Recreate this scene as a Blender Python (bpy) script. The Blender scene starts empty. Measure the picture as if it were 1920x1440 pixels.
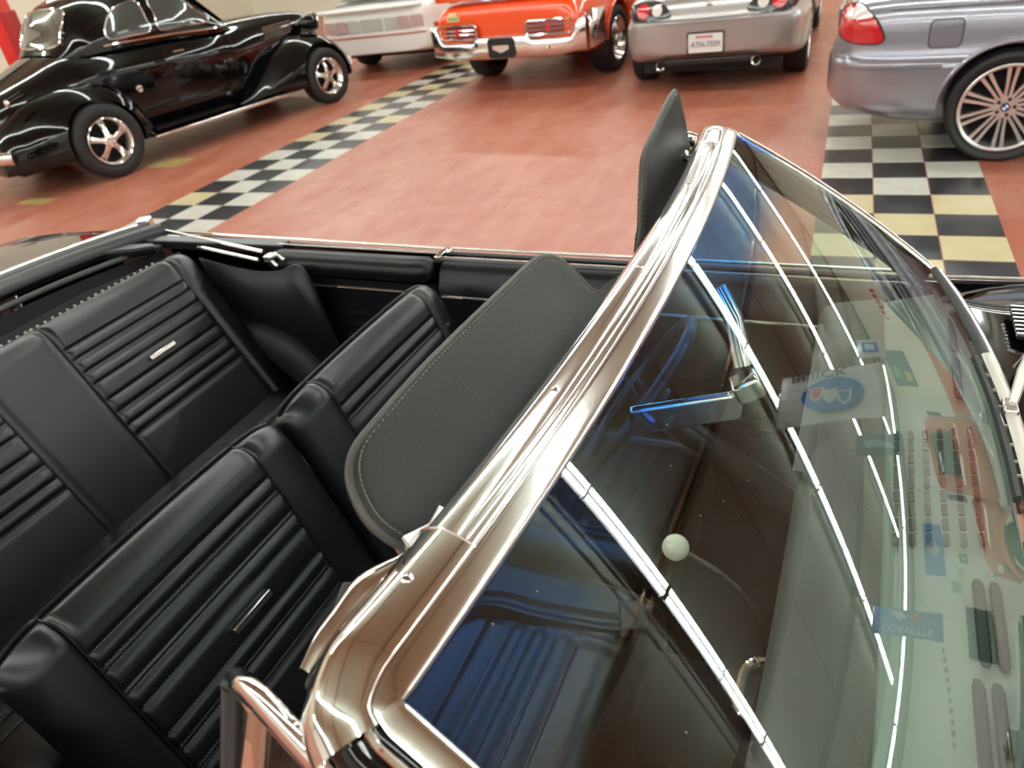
import bpy, bmesh, math, random
from mathutils import Vector, Matrix
random.seed(7)
R = math.radians
scene = bpy.context.scene
COL = scene.collection

# ------------------------------------------------------------------ camera
cam_d = bpy.data.cameras.new('camera'); cam = bpy.data.objects.new('camera', cam_d); COL.objects.link(cam)
yaw, pitch, roll = R(26.443), R(32.685), R(-8.831)
fw = Vector((-math.sin(yaw)*math.cos(pitch), math.cos(yaw)*math.cos(pitch), -math.sin(pitch)))
rt = Vector((math.cos(yaw), math.sin(yaw), 0)); up = rt.cross(fw)
rx = rt*math.cos(roll) + up*math.sin(roll); uy = up*math.cos(roll) - rt*math.sin(roll)
M = Matrix((rx, uy, -fw)).transposed().to_4x4(); M.translation = Vector((0.254, -0.880, 1.708))
cam.matrix_world = M
cam_d.sensor_width = 36.0; cam_d.lens = 36.0*1366.553/1920.0
cam_d.clip_start = 0.02; cam_d.clip_end = 200
cam_d.dof.use_dof = True; cam_d.dof.focus_distance = 1.0; cam_d.dof.aperture_fstop = 6.5
scene.camera = cam

# ------------------------------------------------------------------ world, exposure
w = bpy.data.worlds.new('world'); scene.world = w; w.use_nodes = True
w.node_tree.nodes['Background'].inputs[0].default_value = (0.9, 0.95, 1.0, 1)
w.node_tree.nodes['Background'].inputs[1].default_value = 0.05
vs = scene.view_settings
vs.view_transform = 'Standard'; vs.look = 'None'; vs.gamma = 1.0; vs.use_curve_mapping = False
vs.exposure = 0.58
cy_ = scene.cycles; cy_.max_bounces = 7; cy_.diffuse_bounces = 4; cy_.glossy_bounces = 4; cy_.transparent_max_bounces = 8; cy_.caustics_reflective = False; cy_.caustics_refractive = False
cy_.use_light_tree = False; cy_.use_adaptive_sampling = True; cy_.adaptive_threshold = .015
TUBE_STRENGTH = 34.0
CEIL = 3.6
ROW_Y = (-5.6, -2.0, 1.75, 5.35, 8.95, 12.6)

# ------------------------------------------------------------------ materials
MATS = {}
def mat(name, col=(.5,.5,.5), rough=.5, metal=0., coat=0., spec=.5, emit=None, estr=0., bump=None, var=None, coat_rough=.03, aniso=0.):
    """bump=(scale, strength, distance) noise relief; var=(scale, col2, lo, hi) noise colour blend"""
    if name in MATS: return MATS[name]
    m = bpy.data.materials.new(name); m.use_nodes = True; nt = m.node_tree; b = nt.nodes['Principled BSDF']
    b.inputs['Base Color'].default_value = (*col, 1); b.inputs['Roughness'].default_value = rough
    b.inputs['Metallic'].default_value = metal; b.inputs['Coat Weight'].default_value = coat
    b.inputs['Coat Roughness'].default_value = coat_rough
    b.inputs['Specular IOR Level'].default_value = spec
    if emit: b.inputs['Emission Color'].default_value = (*emit, 1); b.inputs['Emission Strength'].default_value = estr
    if bump or var:
        tc = nt.nodes.new('ShaderNodeTexCoord')
    if bump:
        n = nt.nodes.new('ShaderNodeTexNoise'); n.inputs['Scale'].default_value = bump[0]; n.inputs['Detail'].default_value = 4
        nt.links.new(tc.outputs['Object'], n.inputs['Vector'])
        bp = nt.nodes.new('ShaderNodeBump'); bp.inputs['Strength'].default_value = bump[1]; bp.inputs['Distance'].default_value = bump[2]
        nt.links.new(n.outputs['Fac'], bp.inputs['Height']); nt.links.new(bp.outputs['Normal'], b.inputs['Normal'])
    if var:
        n = nt.nodes.new('ShaderNodeTexNoise'); n.inputs['Scale'].default_value = var[0]; n.inputs['Detail'].default_value = 5
        nt.links.new(tc.outputs['Object'], n.inputs['Vector'])
        cr = nt.nodes.new('ShaderNodeValToRGB'); cr.color_ramp.elements[0].position = var[2]; cr.color_ramp.elements[1].position = var[3]
        cr.color_ramp.elements[0].color = (*col, 1); cr.color_ramp.elements[1].color = (*var[1], 1)
        nt.links.new(n.outputs['Fac'], cr.inputs['Fac']); nt.links.new(cr.outputs['Color'], b.inputs['Base Color'])
    MATS[name] = m
    return m

def glass_mat(name, tint=(.8,.9,.85), ior=1.6, rough=0.0):
    if name in MATS: return MATS[name]
    m = bpy.data.materials.new(name); m.use_nodes = True; nt = m.node_tree; nt.nodes.clear()
    o = nt.nodes.new('ShaderNodeOutputMaterial'); mx = nt.nodes.new('ShaderNodeMixShader')
    t = nt.nodes.new('ShaderNodeBsdfTransparent'); g = nt.nodes.new('ShaderNodeBsdfGlossy'); f = nt.nodes.new('ShaderNodeFresnel')
    t.inputs['Color'].default_value = (*tint, 1); g.inputs['Roughness'].default_value = rough; f.inputs['IOR'].default_value = ior
    geo = nt.nodes.new('ShaderNodeNewGeometry')
    # a pane reflects alike from both sides
    inv = nt.nodes.new('ShaderNodeMath'); inv.operation = 'MULTIPLY_ADD'
    inv.inputs[1].default_value = 1.0/ior - ior; inv.inputs[2].default_value = ior
    nt.links.new(geo.outputs['Backfacing'], inv.inputs[0]); 
    iv = nt.nodes.new('ShaderNodeMath'); iv.operation = 'MULTIPLY_ADD'   # ior seen from the back: the node inverts it itself
    iv.inputs[1].default_value = 1.0/ior - ior; iv.inputs[2].default_value = ior
    nt.links.new(geo.outputs['Backfacing'], iv.inputs[0]); nt.links.new(iv.outputs[0], f.inputs['IOR'])
    nt.nodes.remove(inv)
    nt.links.new(f.outputs[0], mx.inputs[0]); nt.links.new(t.outputs[0], mx.inputs[1]); nt.links.new(g.outputs[0], mx.inputs[2])
    nt.links.new(mx.outputs[0], o.inputs['Surface'])
    MATS[name] = m
    return m

# ------------------------------------------------------------------ mesh helpers
class MB:
    def __init__(s): s.v = []; s.f = []
    def add(s, vs, fs):
        o = len(s.v); s.v += [tuple(p) for p in vs]; s.f += [tuple(i+o for i in f) for f in fs]; return s
    def grid(s, rows, close_u=False, close_v=False, cap=False):
        n = len(rows); m = len(rows[0]); vs = [p for r in rows for p in r]; fs = []
        for i in range(n if close_u else n-1):
            for j in range(m if close_v else m-1):
                i2 = (i+1) % n; j2 = (j+1) % m
                fs.append((i*m+j, i*m+j2, i2*m+j2, i2*m+j))
        if cap:
            fs.append(tuple(range(m-1, -1, -1))); fs.append(tuple((n-1)*m+j for j in range(m)))
        return s.add(vs, fs)
    def box(s, c, d, rot=None, top=1.0, topy=None):
        x, y, z = d[0]/2, d[1]/2, d[2]/2; ty = top if topy is None else topy
        vs = [Vector(p) for p in ((-x,-y,-z),(x,-y,-z),(x,y,-z),(-x,y,-z),(-x*top,-y*ty,z),(x*top,-y*ty,z),(x*top,y*ty,z),(-x*top,y*ty,z))]
        if rot is not None: vs = [rot @ p for p in vs]
        c = Vector(c); vs = [p + c for p in vs]
        return s.add(vs, [(0,3,2,1),(4,5,6,7),(0,1,5,4),(1,2,6,5),(2,3,7,6),(3,0,4,7)])
    def tube(s, path, r, n=10, closed=False, sx=1.0, sz=1.0, upv=(0,0,1), cap=True):
        P = [Vector(p) for p in path]; rows = []; L = len(P); upv = Vector(upv)
        for i, p in enumerate(P):
            a = P[(i-1) % L] if (closed or i > 0) else P[i]; b = P[(i+1) % L] if (closed or i < L-1) else P[i]
            t = (b-a).normalized(); u = t.cross(upv)
            if u.length < 1e-4: u = t.cross(Vector((0,1,0)))
            u.normalize(); v = u.cross(t)
            rr = r[i] if isinstance(r, (list, tuple)) else r
            rows.append([p + u*(math.cos(2*math.pi*k/n)*rr*sx) + v*(math.sin(2*math.pi*k/n)*rr*sz) for k in range(n)])
        return s.grid(rows, close_u=closed, close_v=True, cap=(cap and not closed))
    def lathe(s, prof, n=32, axis='y', c=(0,0,0), cap=False):
        rows = []
        for k in range(n):
            a = 2*math.pi*k/n; row = []
            for (r, h) in prof:
                if axis == 'y': p = (c[0]+r*math.cos(a), c[1]+h, c[2]+r*math.sin(a))
                elif axis == 'z': p = (c[0]+r*math.cos(a), c[1]+r*math.sin(a), c[2]+h)
                else: p = (c[0]+h, c[1]+r*math.cos(a), c[2]+r*math.sin(a))
                row.append(p)
            rows.append(row)
        return s.grid(rows, close_u=True)
    def prism(s, pts, d):
        """closed outline of 3D points pushed along d"""
        n = len(pts); d = Vector(d); a = [Vector(p) for p in pts]; b = [p + d for p in a]
        return s.add(a+b, [tuple(range(n-1, -1, -1)), tuple(range(n, 2*n))] + [(i, (i+1) % n, (i+1) % n+n, i+n) for i in range(n)])
    def build(s, name, m, parent=None, smooth=True, sub=0, bevel=0., ang=40, solid=0.):
        me = bpy.data.meshes.new(name); me.from_pydata([tuple(p) for p in s.v], [], s.f); me.update()
        bm = bmesh.new(); bm.from_mesh(me); bmesh.ops.remove_doubles(bm, verts=bm.verts, dist=1e-6)
        bmesh.ops.recalc_face_normals(bm, faces=bm.faces); bm.to_mesh(me); bm.free()
        me.materials.append(m)
        o = bpy.data.objects.new(name, me); COL.objects.link(o)
        if parent: o.parent = parent
        if solid: md = o.modifiers.new('solid', 'SOLIDIFY'); md.thickness = solid; md.offset = 0
        if bevel:
            md = o.modifiers.new('bevel', 'BEVEL'); md.width = bevel; md.segments = 2; md.limit_method = 'ANGLE'; md.angle_limit = R(35)
        if sub: md = o.modifiers.new('sub', 'SUBSURF'); md.levels = sub; md.render_levels = sub
        if smooth:
            for p in me.polygons: p.use_smooth = True
            if not sub: me.set_sharp_from_angle(angle=R(ang))
        return o

def tag(o, label=None, cat=None, group=None, kind=None):
    if label: o['label'] = label
    if cat: o['category'] = cat
    if group: o['group'] = group
    if kind: o['kind'] = kind
    return o
def empty(name, loc=(0,0,0), rz=0.):
    o = bpy.data.objects.new(name, None); COL.objects.link(o); o.location = loc; o.rotation_euler = (0,0,rz); o.empty_display_size = .2
    return o
def link_copy(src, parent=None, loc=None, rot=None):
    c = src.copy(); COL.objects.link(c); c.parent = parent
    if loc is not None: c.location = loc
    if rot is not None: c.rotation_euler = rot
    return c
def copy_tree(src, parent=None, loc=None, rot=None, sc=None):
    c = link_copy(src, parent, loc, rot)
    if sc is not None: c.scale = sc
    for ch in [k for k in bpy.data.objects if k.parent == src]:
        copy_tree(ch, c)
    return c
def smooth_pts(pts, n=8, closed=False):
    P = [Vector(p) for p in pts]; out = []; L = len(P)
    for i in range(L if closed else L-1):
        p0 = P[(i-1) % L] if (closed or i > 0) else P[i]*2-P[i+1]; p1 = P[i]; p2 = P[(i+1) % L]
        p3 = P[(i+2) % L] if (closed or i < L-2) else p2*2-p1
        for k in range(n):
            t = k/n
            out.append(.5*((2*p1)+(p2-p0)*t+(2*p0-5*p1+4*p2-p3)*t*t+(3*p1-p0-3*p2+p3)*t**3))
    if not closed: out.append(P[-1])
    return out
def interp(tab, x):
    """smooth table lookup"""
    if x <= tab[0][0]: return tab[0][1]
    if x >= tab[-1][0]: return tab[-1][1]
    n = len(tab)
    for i in range(n-1):
        x0, y0 = tab[i]; x1, y1 = tab[i+1]
        if x0 <= x <= x1:
            def sl(k):
                if k == 0: return (tab[1][1]-tab[0][1])/(tab[1][0]-tab[0][0])
                if k == n-1: return (tab[-1][1]-tab[-2][1])/(tab[-1][0]-tab[-2][0])
                a = (tab[k][1]-tab[k-1][1])/(tab[k][0]-tab[k-1][0]); b = (tab[k+1][1]-tab[k][1])/(tab[k+1][0]-tab[k][0])
                return 0. if a*b <= 0 else 2*a*b/(a+b)
            h = x1-x0; t = (x-x0)/h; m0 = sl(i)*h; m1 = sl(i+1)*h
            return y0*(2*t**3-3*t*t+1)+m0*(t**3-2*t*t+t)+y1*(-2*t**3+3*t*t)+m1*(t**3-t*t)
def sstep(a, b, x):
    t = min(1, max(0, (x-a)/(b-a))); return t*t*(3-2*t)
def cut(o, cutters):
    """boolean-cut o with throwaway meshes and keep only the result"""
    for c in cutters:
        md = o.modifiers.new('cut', 'BOOLEAN'); md.operation = 'DIFFERENCE'; md.object = c; md.solver = 'EXACT'
    bpy.context.view_layer.update()
    dg = bpy.context.evaluated_depsgraph_get()
    me = bpy.data.meshes.new_from_object(o.evaluated_get(dg)); old = o.data
    o.modifiers.clear(); o.data = me; bpy.data.meshes.remove(old)
    me.set_sharp_from_angle(angle=R(40))
    for c in cutters:
        d = c.data; bpy.data.objects.remove(c); bpy.data.meshes.remove(d)
    return o
def cutter_cyl(c, r, length, parent=None, n=40):
    b = MB(); b.lathe([(0, -length/2), (r, -length/2), (r, length/2), (0, length/2)], n=n, axis='y', c=c)
    return b.build('cutter', M_dummy, parent, smooth=False)
M_dummy = mat('dummy')
def text_obj(name, body, size, m, parent, loc, rot, ext=.002, align='CENTER', sx=1.0):
    cu = bpy.data.curves.new(name, 'FONT'); cu.body = body; cu.size = size; cu.extrude = ext; cu.align_x = align; cu.align_y = 'CENTER'
    t = bpy.data.objects.new(name, cu); COL.objects.link(t)
    bpy.context.view_layer.update(); dg = bpy.context.evaluated_depsgraph_get()
    me = bpy.data.meshes.new_from_object(t.evaluated_get(dg)); bpy.data.objects.remove(t); bpy.data.curves.remove(cu)
    me.materials.clear(); me.materials.append(m)
    o = bpy.data.objects.new(name, me); COL.objects.link(o); o.parent = parent; o.location = loc; o.rotation_euler = rot; o.scale = (sx, 1, 1)
    return o

chrome = mat('chrome', (.86,.85,.83), .06, 1.0)
header_chrome = mat('header_chrome', (.86,.85,.83), .11, 1.0, bump=(50, .02, .002))
chrome_worn = mat('chrome_worn', (.82,.80,.77), .13, 1.0, bump=(30, .05, .004))
alu = mat('aluminium', (.75,.74,.72), .22, 1.0)
black_vinyl = mat('black_vinyl', (.0045,.0045,.0055), .36, spec=.3, bump=(420, .22, .0006))
seat_vinyl = mat('seat_vinyl', (.0032,.0036,.0046), .34, spec=.52, bump=(300, .16, .0008))
visor_vinyl = mat('visor_vinyl', (.018,.018,.017), .50, spec=.30, bump=(260, .45, .0012))
edge_vinyl = mat('visor_edge', (.045,.042,.036), .5, bump=(300, .4, .001))
thread = mat('thread', (.075,.075,.075), .5)
thread_tan = mat('thread_tan', (.16,.135,.09), .7)
dark_cloth = mat('well_liner', (.012,.009,.013), .8, spec=.2, bump=(600, .3, .001))
black_plastic = mat('black_plastic', (.008,.008,.009), .32)
dark_grey = mat('dark_grey_rubber', (.03,.03,.03), .6)
paint_black = mat('black_paint', (.0025,.0025,.003), .035, spec=.45)
tire_m = mat('tire_rubber', (.010,.010,.011), .62, bump=(60, .1, .004))
under_m = mat('underside', (.008,.008,.008), .8)
white_plastic = mat('white_plastic', (.75,.74,.70), .4)
# ------------------------------------------------------------------ room shell
X0, X1, Y0, Y1 = -15.0, 12.5, -9.0, 17.5
def paint_floor():
    m = bpy.data.materials.new('red_floor_paint'); m.use_nodes = True; nt = m.node_tree; b = nt.nodes['Principled BSDF']; N = nt.nodes.new; L = nt.links.new
    tc = N('ShaderNodeTexCoord')
    def noise(sc, det=5, rough=.6):
        n = N('ShaderNodeTexNoise'); n.inputs['Scale'].default_value = sc; n.inputs['Detail'].default_value = det; n.inputs['Roughness'].default_value = rough
        L(tc.outputs['Object'], n.inputs['Vector']); return n
    def ramp(src, lo, hi, c0, c1):
        r = N('ShaderNodeValToRGB'); r.color_ramp.elements[0].position = lo; r.color_ramp.elements[1].position = hi
        r.color_ramp.elements[0].color = (*c0, 1); r.color_ramp.elements[1].color = (*c1, 1); L(src, r.inputs['Fac']); return r
    base = ramp(noise(1.1).outputs['Fac'], .35, .68, (.36,.092,.050), (.42,.135,.082))
    wear = ramp(noise(3.5, 8, .7).outputs['Fac'], .52, .80, (0,0,0), (.6,.6,.6))
    mx = N('ShaderNodeMix'); mx.data_type = 'RGBA'; L(wear.outputs['Color'], mx.inputs[0]); L(base.outputs['Color'], mx.inputs[6]); mx.inputs[7].default_value = (.45,.17,.11,1)
    pal = ramp(noise(2.3, 6, .75).outputs['Fac'], .70, .76, (0,0,0), (.8,.8,.8))
    mx2 = N('ShaderNodeMix'); mx2.data_type = 'RGBA'; L(pal.outputs['Color'], mx2.inputs[0]); L(mx.outputs[2], mx2.inputs[6]); mx2.inputs[7].default_value = (.42,.28,.12,1)
    mp = N('ShaderNodeMapping'); mp.inputs['Scale'].default_value = (2.2,.55,1); mp.inputs['Rotation'].default_value = (0,0,R(-20)); L(tc.outputs['Object'], mp.inputs['Vector'])
    ns = N('ShaderNodeTexNoise'); ns.inputs['Scale'].default_value = 1.6; ns.inputs['Detail'].default_value = 9; ns.inputs['Roughness'].default_value = .72; L(mp.outputs[0], ns.inputs['Vector'])
    st = ramp(ns.outputs['Fac'], .42, .72, (0,0,0), (.75,.75,.75))
    mx3 = N('ShaderNodeMix'); mx3.data_type = 'RGBA'; L(st.outputs['Color'], mx3.inputs[0]); L(mx2.outputs[2], mx3.inputs[6]); mx3.inputs[7].default_value = (.50,.24,.17,1)
    ds = ramp(noise(2.1, 9, .75).outputs['Fac'], .56, .74, (0,0,0), (.45,.45,.45))
    mx4 = N('ShaderNodeMix'); mx4.data_type = 'RGBA'; L(ds.outputs['Color'], mx4.inputs[0]); L(mx3.outputs[2], mx4.inputs[6]); mx4.inputs[7].default_value = (.22,.045,.026,1)
    L(mx4.outputs[2], b.inputs['Base Color'])
    rr = ramp(noise(5).outputs['Fac'], .3, .7, (.30,.30,.30), (.44,.44,.44)); L(rr.outputs['Color'], b.inputs['Roughness'])
    bp = N('ShaderNodeBump'); bp.inputs['Strength'].default_value = .05; bp.inputs['Distance'].default_value = .01
    L(noise(12).outputs['Fac'], bp.inputs['Height']); L(bp.outputs['Normal'], b.inputs['Normal'])
    b.inputs['Specular IOR Level'].default_value = .42
    return m
floor_m = paint_floor()
fl = MB(); fl.box(((X0+X1)/2, (Y0+Y1)/2, -.05), (X1-X0, Y1-Y0, .1))
floor = tag(fl.build('floor', floor_m, smooth=False), kind='structure')
tile_mats = [mat('tile_white', (.66,.63,.57), .3, coat=.4, coat_rough=.15, var=(6, (.58,.54,.46), .4, .7)),
             mat('tile_cream', (.66,.56,.34), .3, coat=.4, coat_rough=.15, var=(6, (.62,.50,.28), .4, .7)),
             mat('tile_black', (.020,.020,.022), .28, coat=.4, coat_rough=.15, var=(4, (.05,.05,.052), .45, .75))]
T = .3048
tile_me = []
for tm in tile_mats:
    b = MB(); b.box((0, 0, .0008), (T-.004, T-.004, .0032), top=.992)
    o = b.build('tile', tm, smooth=False); tile_me.append(o.data); bpy.data.objects.remove(o)
def tile_strip(x0, y0, jmin, jmax, phase, cream, ncol=3):
    for j in range(jmin, jmax):
        for i in range(ncol):
            if (i+j+phase) % 2 == 0:
                k = 1 if random.random() < cream(j) else 0
            else: k = 2
            o = bpy.data.objects.new('tile', tile_me[k]); COL.objects.link(o); o.parent = floor
            o.location = (x0+(i+.5)*T, y0+(j+.5)*T, .0)
            o.rotation_euler = (0, 0, R(random.uniform(-.35,.35)))
tile_strip(.5-T, 3.55, -8, 26, 0, lambda j: .95 if j <= 0 else (.05 if j < 6 else .5))
tile_strip(-4.94, 3.564, -6, 24, 0, lambda j: .15 if j < 6 else .85)
# lone painted patches near the coupe
patch_m = mat('yellow_patch', (.50,.40,.14), .35, var=(9, (.36,.20,.09), .4, .7))
for (x, y, sx, sy) in ((-6.05, 4.75, .42, .30), (-6.65, 3.62, .38, .16)):
    b = MB(); b.box((0,0,.001), (sx, sy, .003)); o = b.build('floor_patch', patch_m, floor, smooth=False); o.location = (x, y, 0)

wall_m = mat('white_wall', (.90,.90,.85), .6, bump=(30, .1, .003))
wall_cream = mat('cream_wall', (.86,.82,.68), .6)
ceil_m = mat('tan_ceiling', (.48,.54,.43), .75, var=(1.5, (.43,.48,.38), .4, .7))
def wall(name, c, d, m):
    b = MB(); b.box(c, d); return tag(b.build(name, m, smooth=False), kind='structure')
wall_right = wall('wall_right', (X1+.1, (Y0+Y1)/2, CEIL/2), (.2, Y1-Y0+.4, CEIL), wall_m)
wall('wall_left', (X0-.1, (Y0+Y1)/2, CEIL/2), (.2, Y1-Y0+.4, CEIL), wall_cream)
wall_far = wall('wall_far', ((X0+X1)/2, Y1+.1, CEIL/2), (X1-X0, .2, CEIL), wall_cream)
wall('wall_near', ((X0+X1)/2, Y0-.1, CEIL/2), (X1-X0, .2, CEIL), wall_m)
ceiling = wall('ceiling', ((X0+X1)/2, (Y0+Y1)/2, CEIL+.15), (X1-X0+.4, Y1-Y0+.4, .1), ceil_m)
beam_m = mat('ceiling_beam', (.25,.19,.12), .7)
beam_me = None
for i in range(12):
    x = X0+1.2+i*2.4
    if beam_me is None:
        b = MB(); b.box((0,0,0), (.07, Y1-Y0, .10)); o = b.build('ceiling_beam', beam_m, ceiling, smooth=False); beam_me = o.data
    else:
        o = bpy.data.objects.new('ceiling_beam', beam_me); COL.objects.link(o); o.parent = ceiling
    o.location = (x, (Y0+Y1)/2, CEIL+.05)
for j in range(7):
    b = MB(); b.box((0,0,0), (X1-X0, .012, .012)); o = b.build('ceiling_seam', beam_m, ceiling, smooth=False); o.location = ((X0+X1)/2, Y0+1.8+j*3.6, CEIL+.095)
pipe_m = mat('copper_conduit', (.55,.35,.22), .4, .4)
pb = MB(); pb.tube([(2.9, Y0+.3, CEIL+.03), (2.9, Y1-.3, CEIL+.03)], .02); tag(pb.build('conduit_pipe', pipe_m), 'copper coloured conduit pipe running across the tan ceiling', 'pipe')

for yy, nm in ((1.50,'thin grey conduit running beside the ceiling lights above the convertible'),(1.40,'second thin grey conduit farther from the lights above the convertible')):
    pb = MB(); pb.tube([(X0+.3, yy, CEIL-.06), (X1-2.8, yy, CEIL-.06)], .014); pb.tube([(X0+1, yy, CEIL-.06), (X0+1, yy, CEIL+.1)], .008); tag(pb.build('conduit_pipe', mat('grey_conduit', (.35,.34,.32), .4, .5)), nm, 'pipe')

# ------------------------------------------------------------------ fluorescent fixtures
tube_m = mat('lit_tube', (1,1,1), .3, emit=(.93,1.0,.97), estr=TUBE_STRENGTH)
hous_m = mat('fixture_housing', (.13,.13,.12), .45)
sock_m = mat('socket_plastic', (.80,.80,.76), .4)
FL = 2.42
def make_fixture():
    root = empty('fluorescent_light')
    b = MB(); b.box((0,0,.055), (FL, .11, .05), top=1.0, topy=.7); b.build('housing', hous_m, root, smooth=False, bevel=.004)
    for sy in (-1, 1):
        for sx in (-1, 1):
            b = MB(); b.tube([(sx*FL/4-.585, sy*.036, .0), (sx*FL/4+.585, sy*.036, .0)], .0165, n=10); b.build('tube', tube_m, root)
    for x in (-FL/2+.008, 0, FL/2-.008):
        b = MB(); b.box((x, 0, .012), (.016, .13, .05)); b.build('socket', sock_m, root, smooth=False, bevel=.003)
    return root
fx = make_fixture(); first = True
def place_fix(x, y, rz, label):
    global first
    o = fx if first else copy_tree(fx)
    first = False
    o.location = (x, y, CEIL-.09); o.rotation_euler = (0, 0, rz)
    tag(o, label, 'ceiling light', 'fluorescent ceiling lights')
ordn = ['first','second','third','fourth','fifth','sixth','seventh','eighth','ninth','tenth','eleventh']
names = ['row nearest the near wall', 'row behind the camera', 'row above the convertible', 'row above the banners', 'row above the parked cars', 'row nearest the far wall']
for r_, y in enumerate(ROW_Y):
    for k in range(11):
        x = -13.2 + k*2.44
        if x > X1-2.6: continue
        place_fix(x+.35, y, 0, 'twin tube ceiling light, '+ordn[k]+' from the cream wall in the '+names[r_])
for k in range(10):
    place_fix(X1-1.5, -6.2+k*2.46, R(90), 'twin tube ceiling light, '+ordn[k]+' from the near end along the white wall')
# ------------------------------------------------------------------ the black convertible (local frame: x forward, y left, z up)
car = empty('convertible_car', (0,0,0), R(-2))
tag(car, 'black convertible with open roof and chrome windshield frame in the foreground', 'car')

# ---- windshield surface
BULGE = .013
def w_top(u): return Vector((.047+.036*(1-u*u), .657*u, 1.28+.004*(1-u*u)))
def w_bot(u): return Vector((.45+.09*(1-abs(u)**2.2), .72*u, .975))
W_N = Vector((.5, 0, .87))
def W(u, s): 
    t, b = w_top(u), w_bot(u); return t+(b-t)*s+W_N*(BULGE*4*s*(1-s))
def W_normal(u, s):
    n = (W(u+1e-3, s)-W(u-1e-3, s)).cross(W(u, s-1e-3)-W(u, s+1e-3)); n.normalize()
    return n if n.z > 0 else -n
def windshield_mat():
    m = bpy.data.materials.new('windshield_glass'); m.use_nodes = True; nt = m.node_tree; nt.nodes.clear(); N = nt.nodes.new; L = nt.links.new
    o = N('ShaderNodeOutputMaterial'); mx = N('ShaderNodeMixShader'); t = N('ShaderNodeBsdfTransparent'); g = N('ShaderNodeBsdfGlossy'); f = N('ShaderNodeFresnel')
    at = N('ShaderNodeAttribute'); at.attribute_name = 'height'
    r = N('ShaderNodeValToRGB'); e = r.color_ramp.elements
    e[0].position = .0; e[0].color = (.07,.32,.95,1); e[1].position = .95; e[1].color = (.80,.91,.84,1)
    k = e.new(.12); k.color = (.09,.42,1.0,1); k = e.new(.22); k.color = (.80,.91,.86,1)
    L(at.outputs['Fac'], r.inputs['Fac']); L(r.outputs['Color'], t.inputs['Color'])
    g.inputs['Roughness'].default_value = .0; g.inputs['Color'].default_value = (.95,1,.97,1)
    geo = N('ShaderNodeNewGeometry'); iv = N('ShaderNodeMath'); iv.operation = 'MULTIPLY_ADD'; ior = 1.82
    iv.inputs[1].default_value = 1.0/ior-ior; iv.inputs[2].default_value = ior; L(geo.outputs['Backfacing'], iv.inputs[0]); L(iv.outputs[0], f.inputs['IOR'])
    L(f.outputs[0], mx.inputs[0]); L(t.outputs[0], mx.inputs[1]); L(g.outputs[0], mx.inputs[2])
    # dust specks lying on the glass
    tc = N('ShaderNodeTexCoord'); vo = N('ShaderNodeTexVoronoi'); vo.inputs['Scale'].default_value = 48; vo.inputs['Randomness'].default_value = 1.0
    L(tc.outputs['Object'], vo.inputs['Vector'])
    sp = N('ShaderNodeMath'); sp.operation = 'LESS_THAN'; sp.inputs[1].default_value = .042; L(vo.outputs['Distance'], sp.inputs[0])
    df = N('ShaderNodeBsdfDiffuse'); df.inputs['Color'].default_value = (.5,.5,.47,1)
    sc = N('ShaderNodeMath'); sc.operation = 'MULTIPLY'; sc.inputs[1].default_value = .45; L(sp.outputs[0], sc.inputs[0])
    m2 = N('ShaderNodeMixShader'); L(sc.outputs[0], m2.inputs[0]); L(mx.outputs[0], m2.inputs[1]); L(df.outputs[0], m2.inputs[2])
    L(m2.outputs[0], o.inputs['Surface']); return m
NU, NS = 64, 32
b = MB(); rows = [[W(-1+2*i/NU, j/NS) for i in range(NU+1)] for j in range(NS+1)]; b.grid(rows)
ws = b.build('windshield', windshield_mat(), car); tag(ws, 'green tinted windshield with a blue shade band along the top')
at = ws.data.attributes.new('height', 'FLOAT', 'POINT')
# height attribute by nearest row
import bisect
for v in ws.data.vertices:
    p = v.co; u = 0.; s = .5
    best = None
    s = (1.284-p.z)/.31
    for _ in range(4):
        # invert by z along the ruled line (z is monotonic in s)
        uu = p.y/(.657+(.72-.657)*s); q = W(uu, s); dz = (W(uu, s+1e-3).z-q.z)/1e-3; s += (p.z-q.z)/dz
    at.data[v.index].value = min(1, max(0, s))

# ---- frames around the glass: reference edge, inward and outward directions
def edge_frame(side):
    """list of (point, inward, normal) from header middle round the corner to the pillar foot; side=-1 near, +1 far"""
    out = []
    for i in range(25):
        u = side*(i/24)*.965
        p = w_top(u); n = Vector((.17,0,.98)).normalized(); tang = (w_top(u+.01)-w_top(u-.01)).normalized()
        inw = n.cross(tang); inw = inw if inw.x > 0 else -inw
        out.append((p, inw.normalized(), n))
    pe = w_top(side*1.0)
    a_in, a_n = out[-1][1], out[-1][2]
    tg = (W(side, .1)-W(side, .0)).normalized(); b_n = (W_normal(side, .1)*.75+Vector((0, side*.55, .25))).normalized(); b_in = tg.cross(b_n); b_in = b_in if b_in.y*side < 0 else -b_in
    for k in range(9):
        t = (k+.5)/9; i2 = (a_in*(1-t)+b_in*t).normalized(); n2 = (a_n*(1-t)+b_n*t).normalized()
        c = pe + (w_top(side*.965)-pe)*max(0, 1-2*t)*.6 + (W(side, .04)-pe)*max(0, 2*t-1)*.6
        out.append((c, i2, n2))
    for j in range(1, 17):
        s = .04+.96*j/16
        tg = (W(side, min(1, s+.02))-W(side, s-.02)).normalized(); n = (W_normal(side*.99, min(.98, s))*.75+Vector((0, side*.55, .25))).normalized(); inw = tg.cross(n); inw = inw if inw.y*side < 0 else -inw
        out.append((W(side, s), inw.normalized(), n))
    return out
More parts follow.
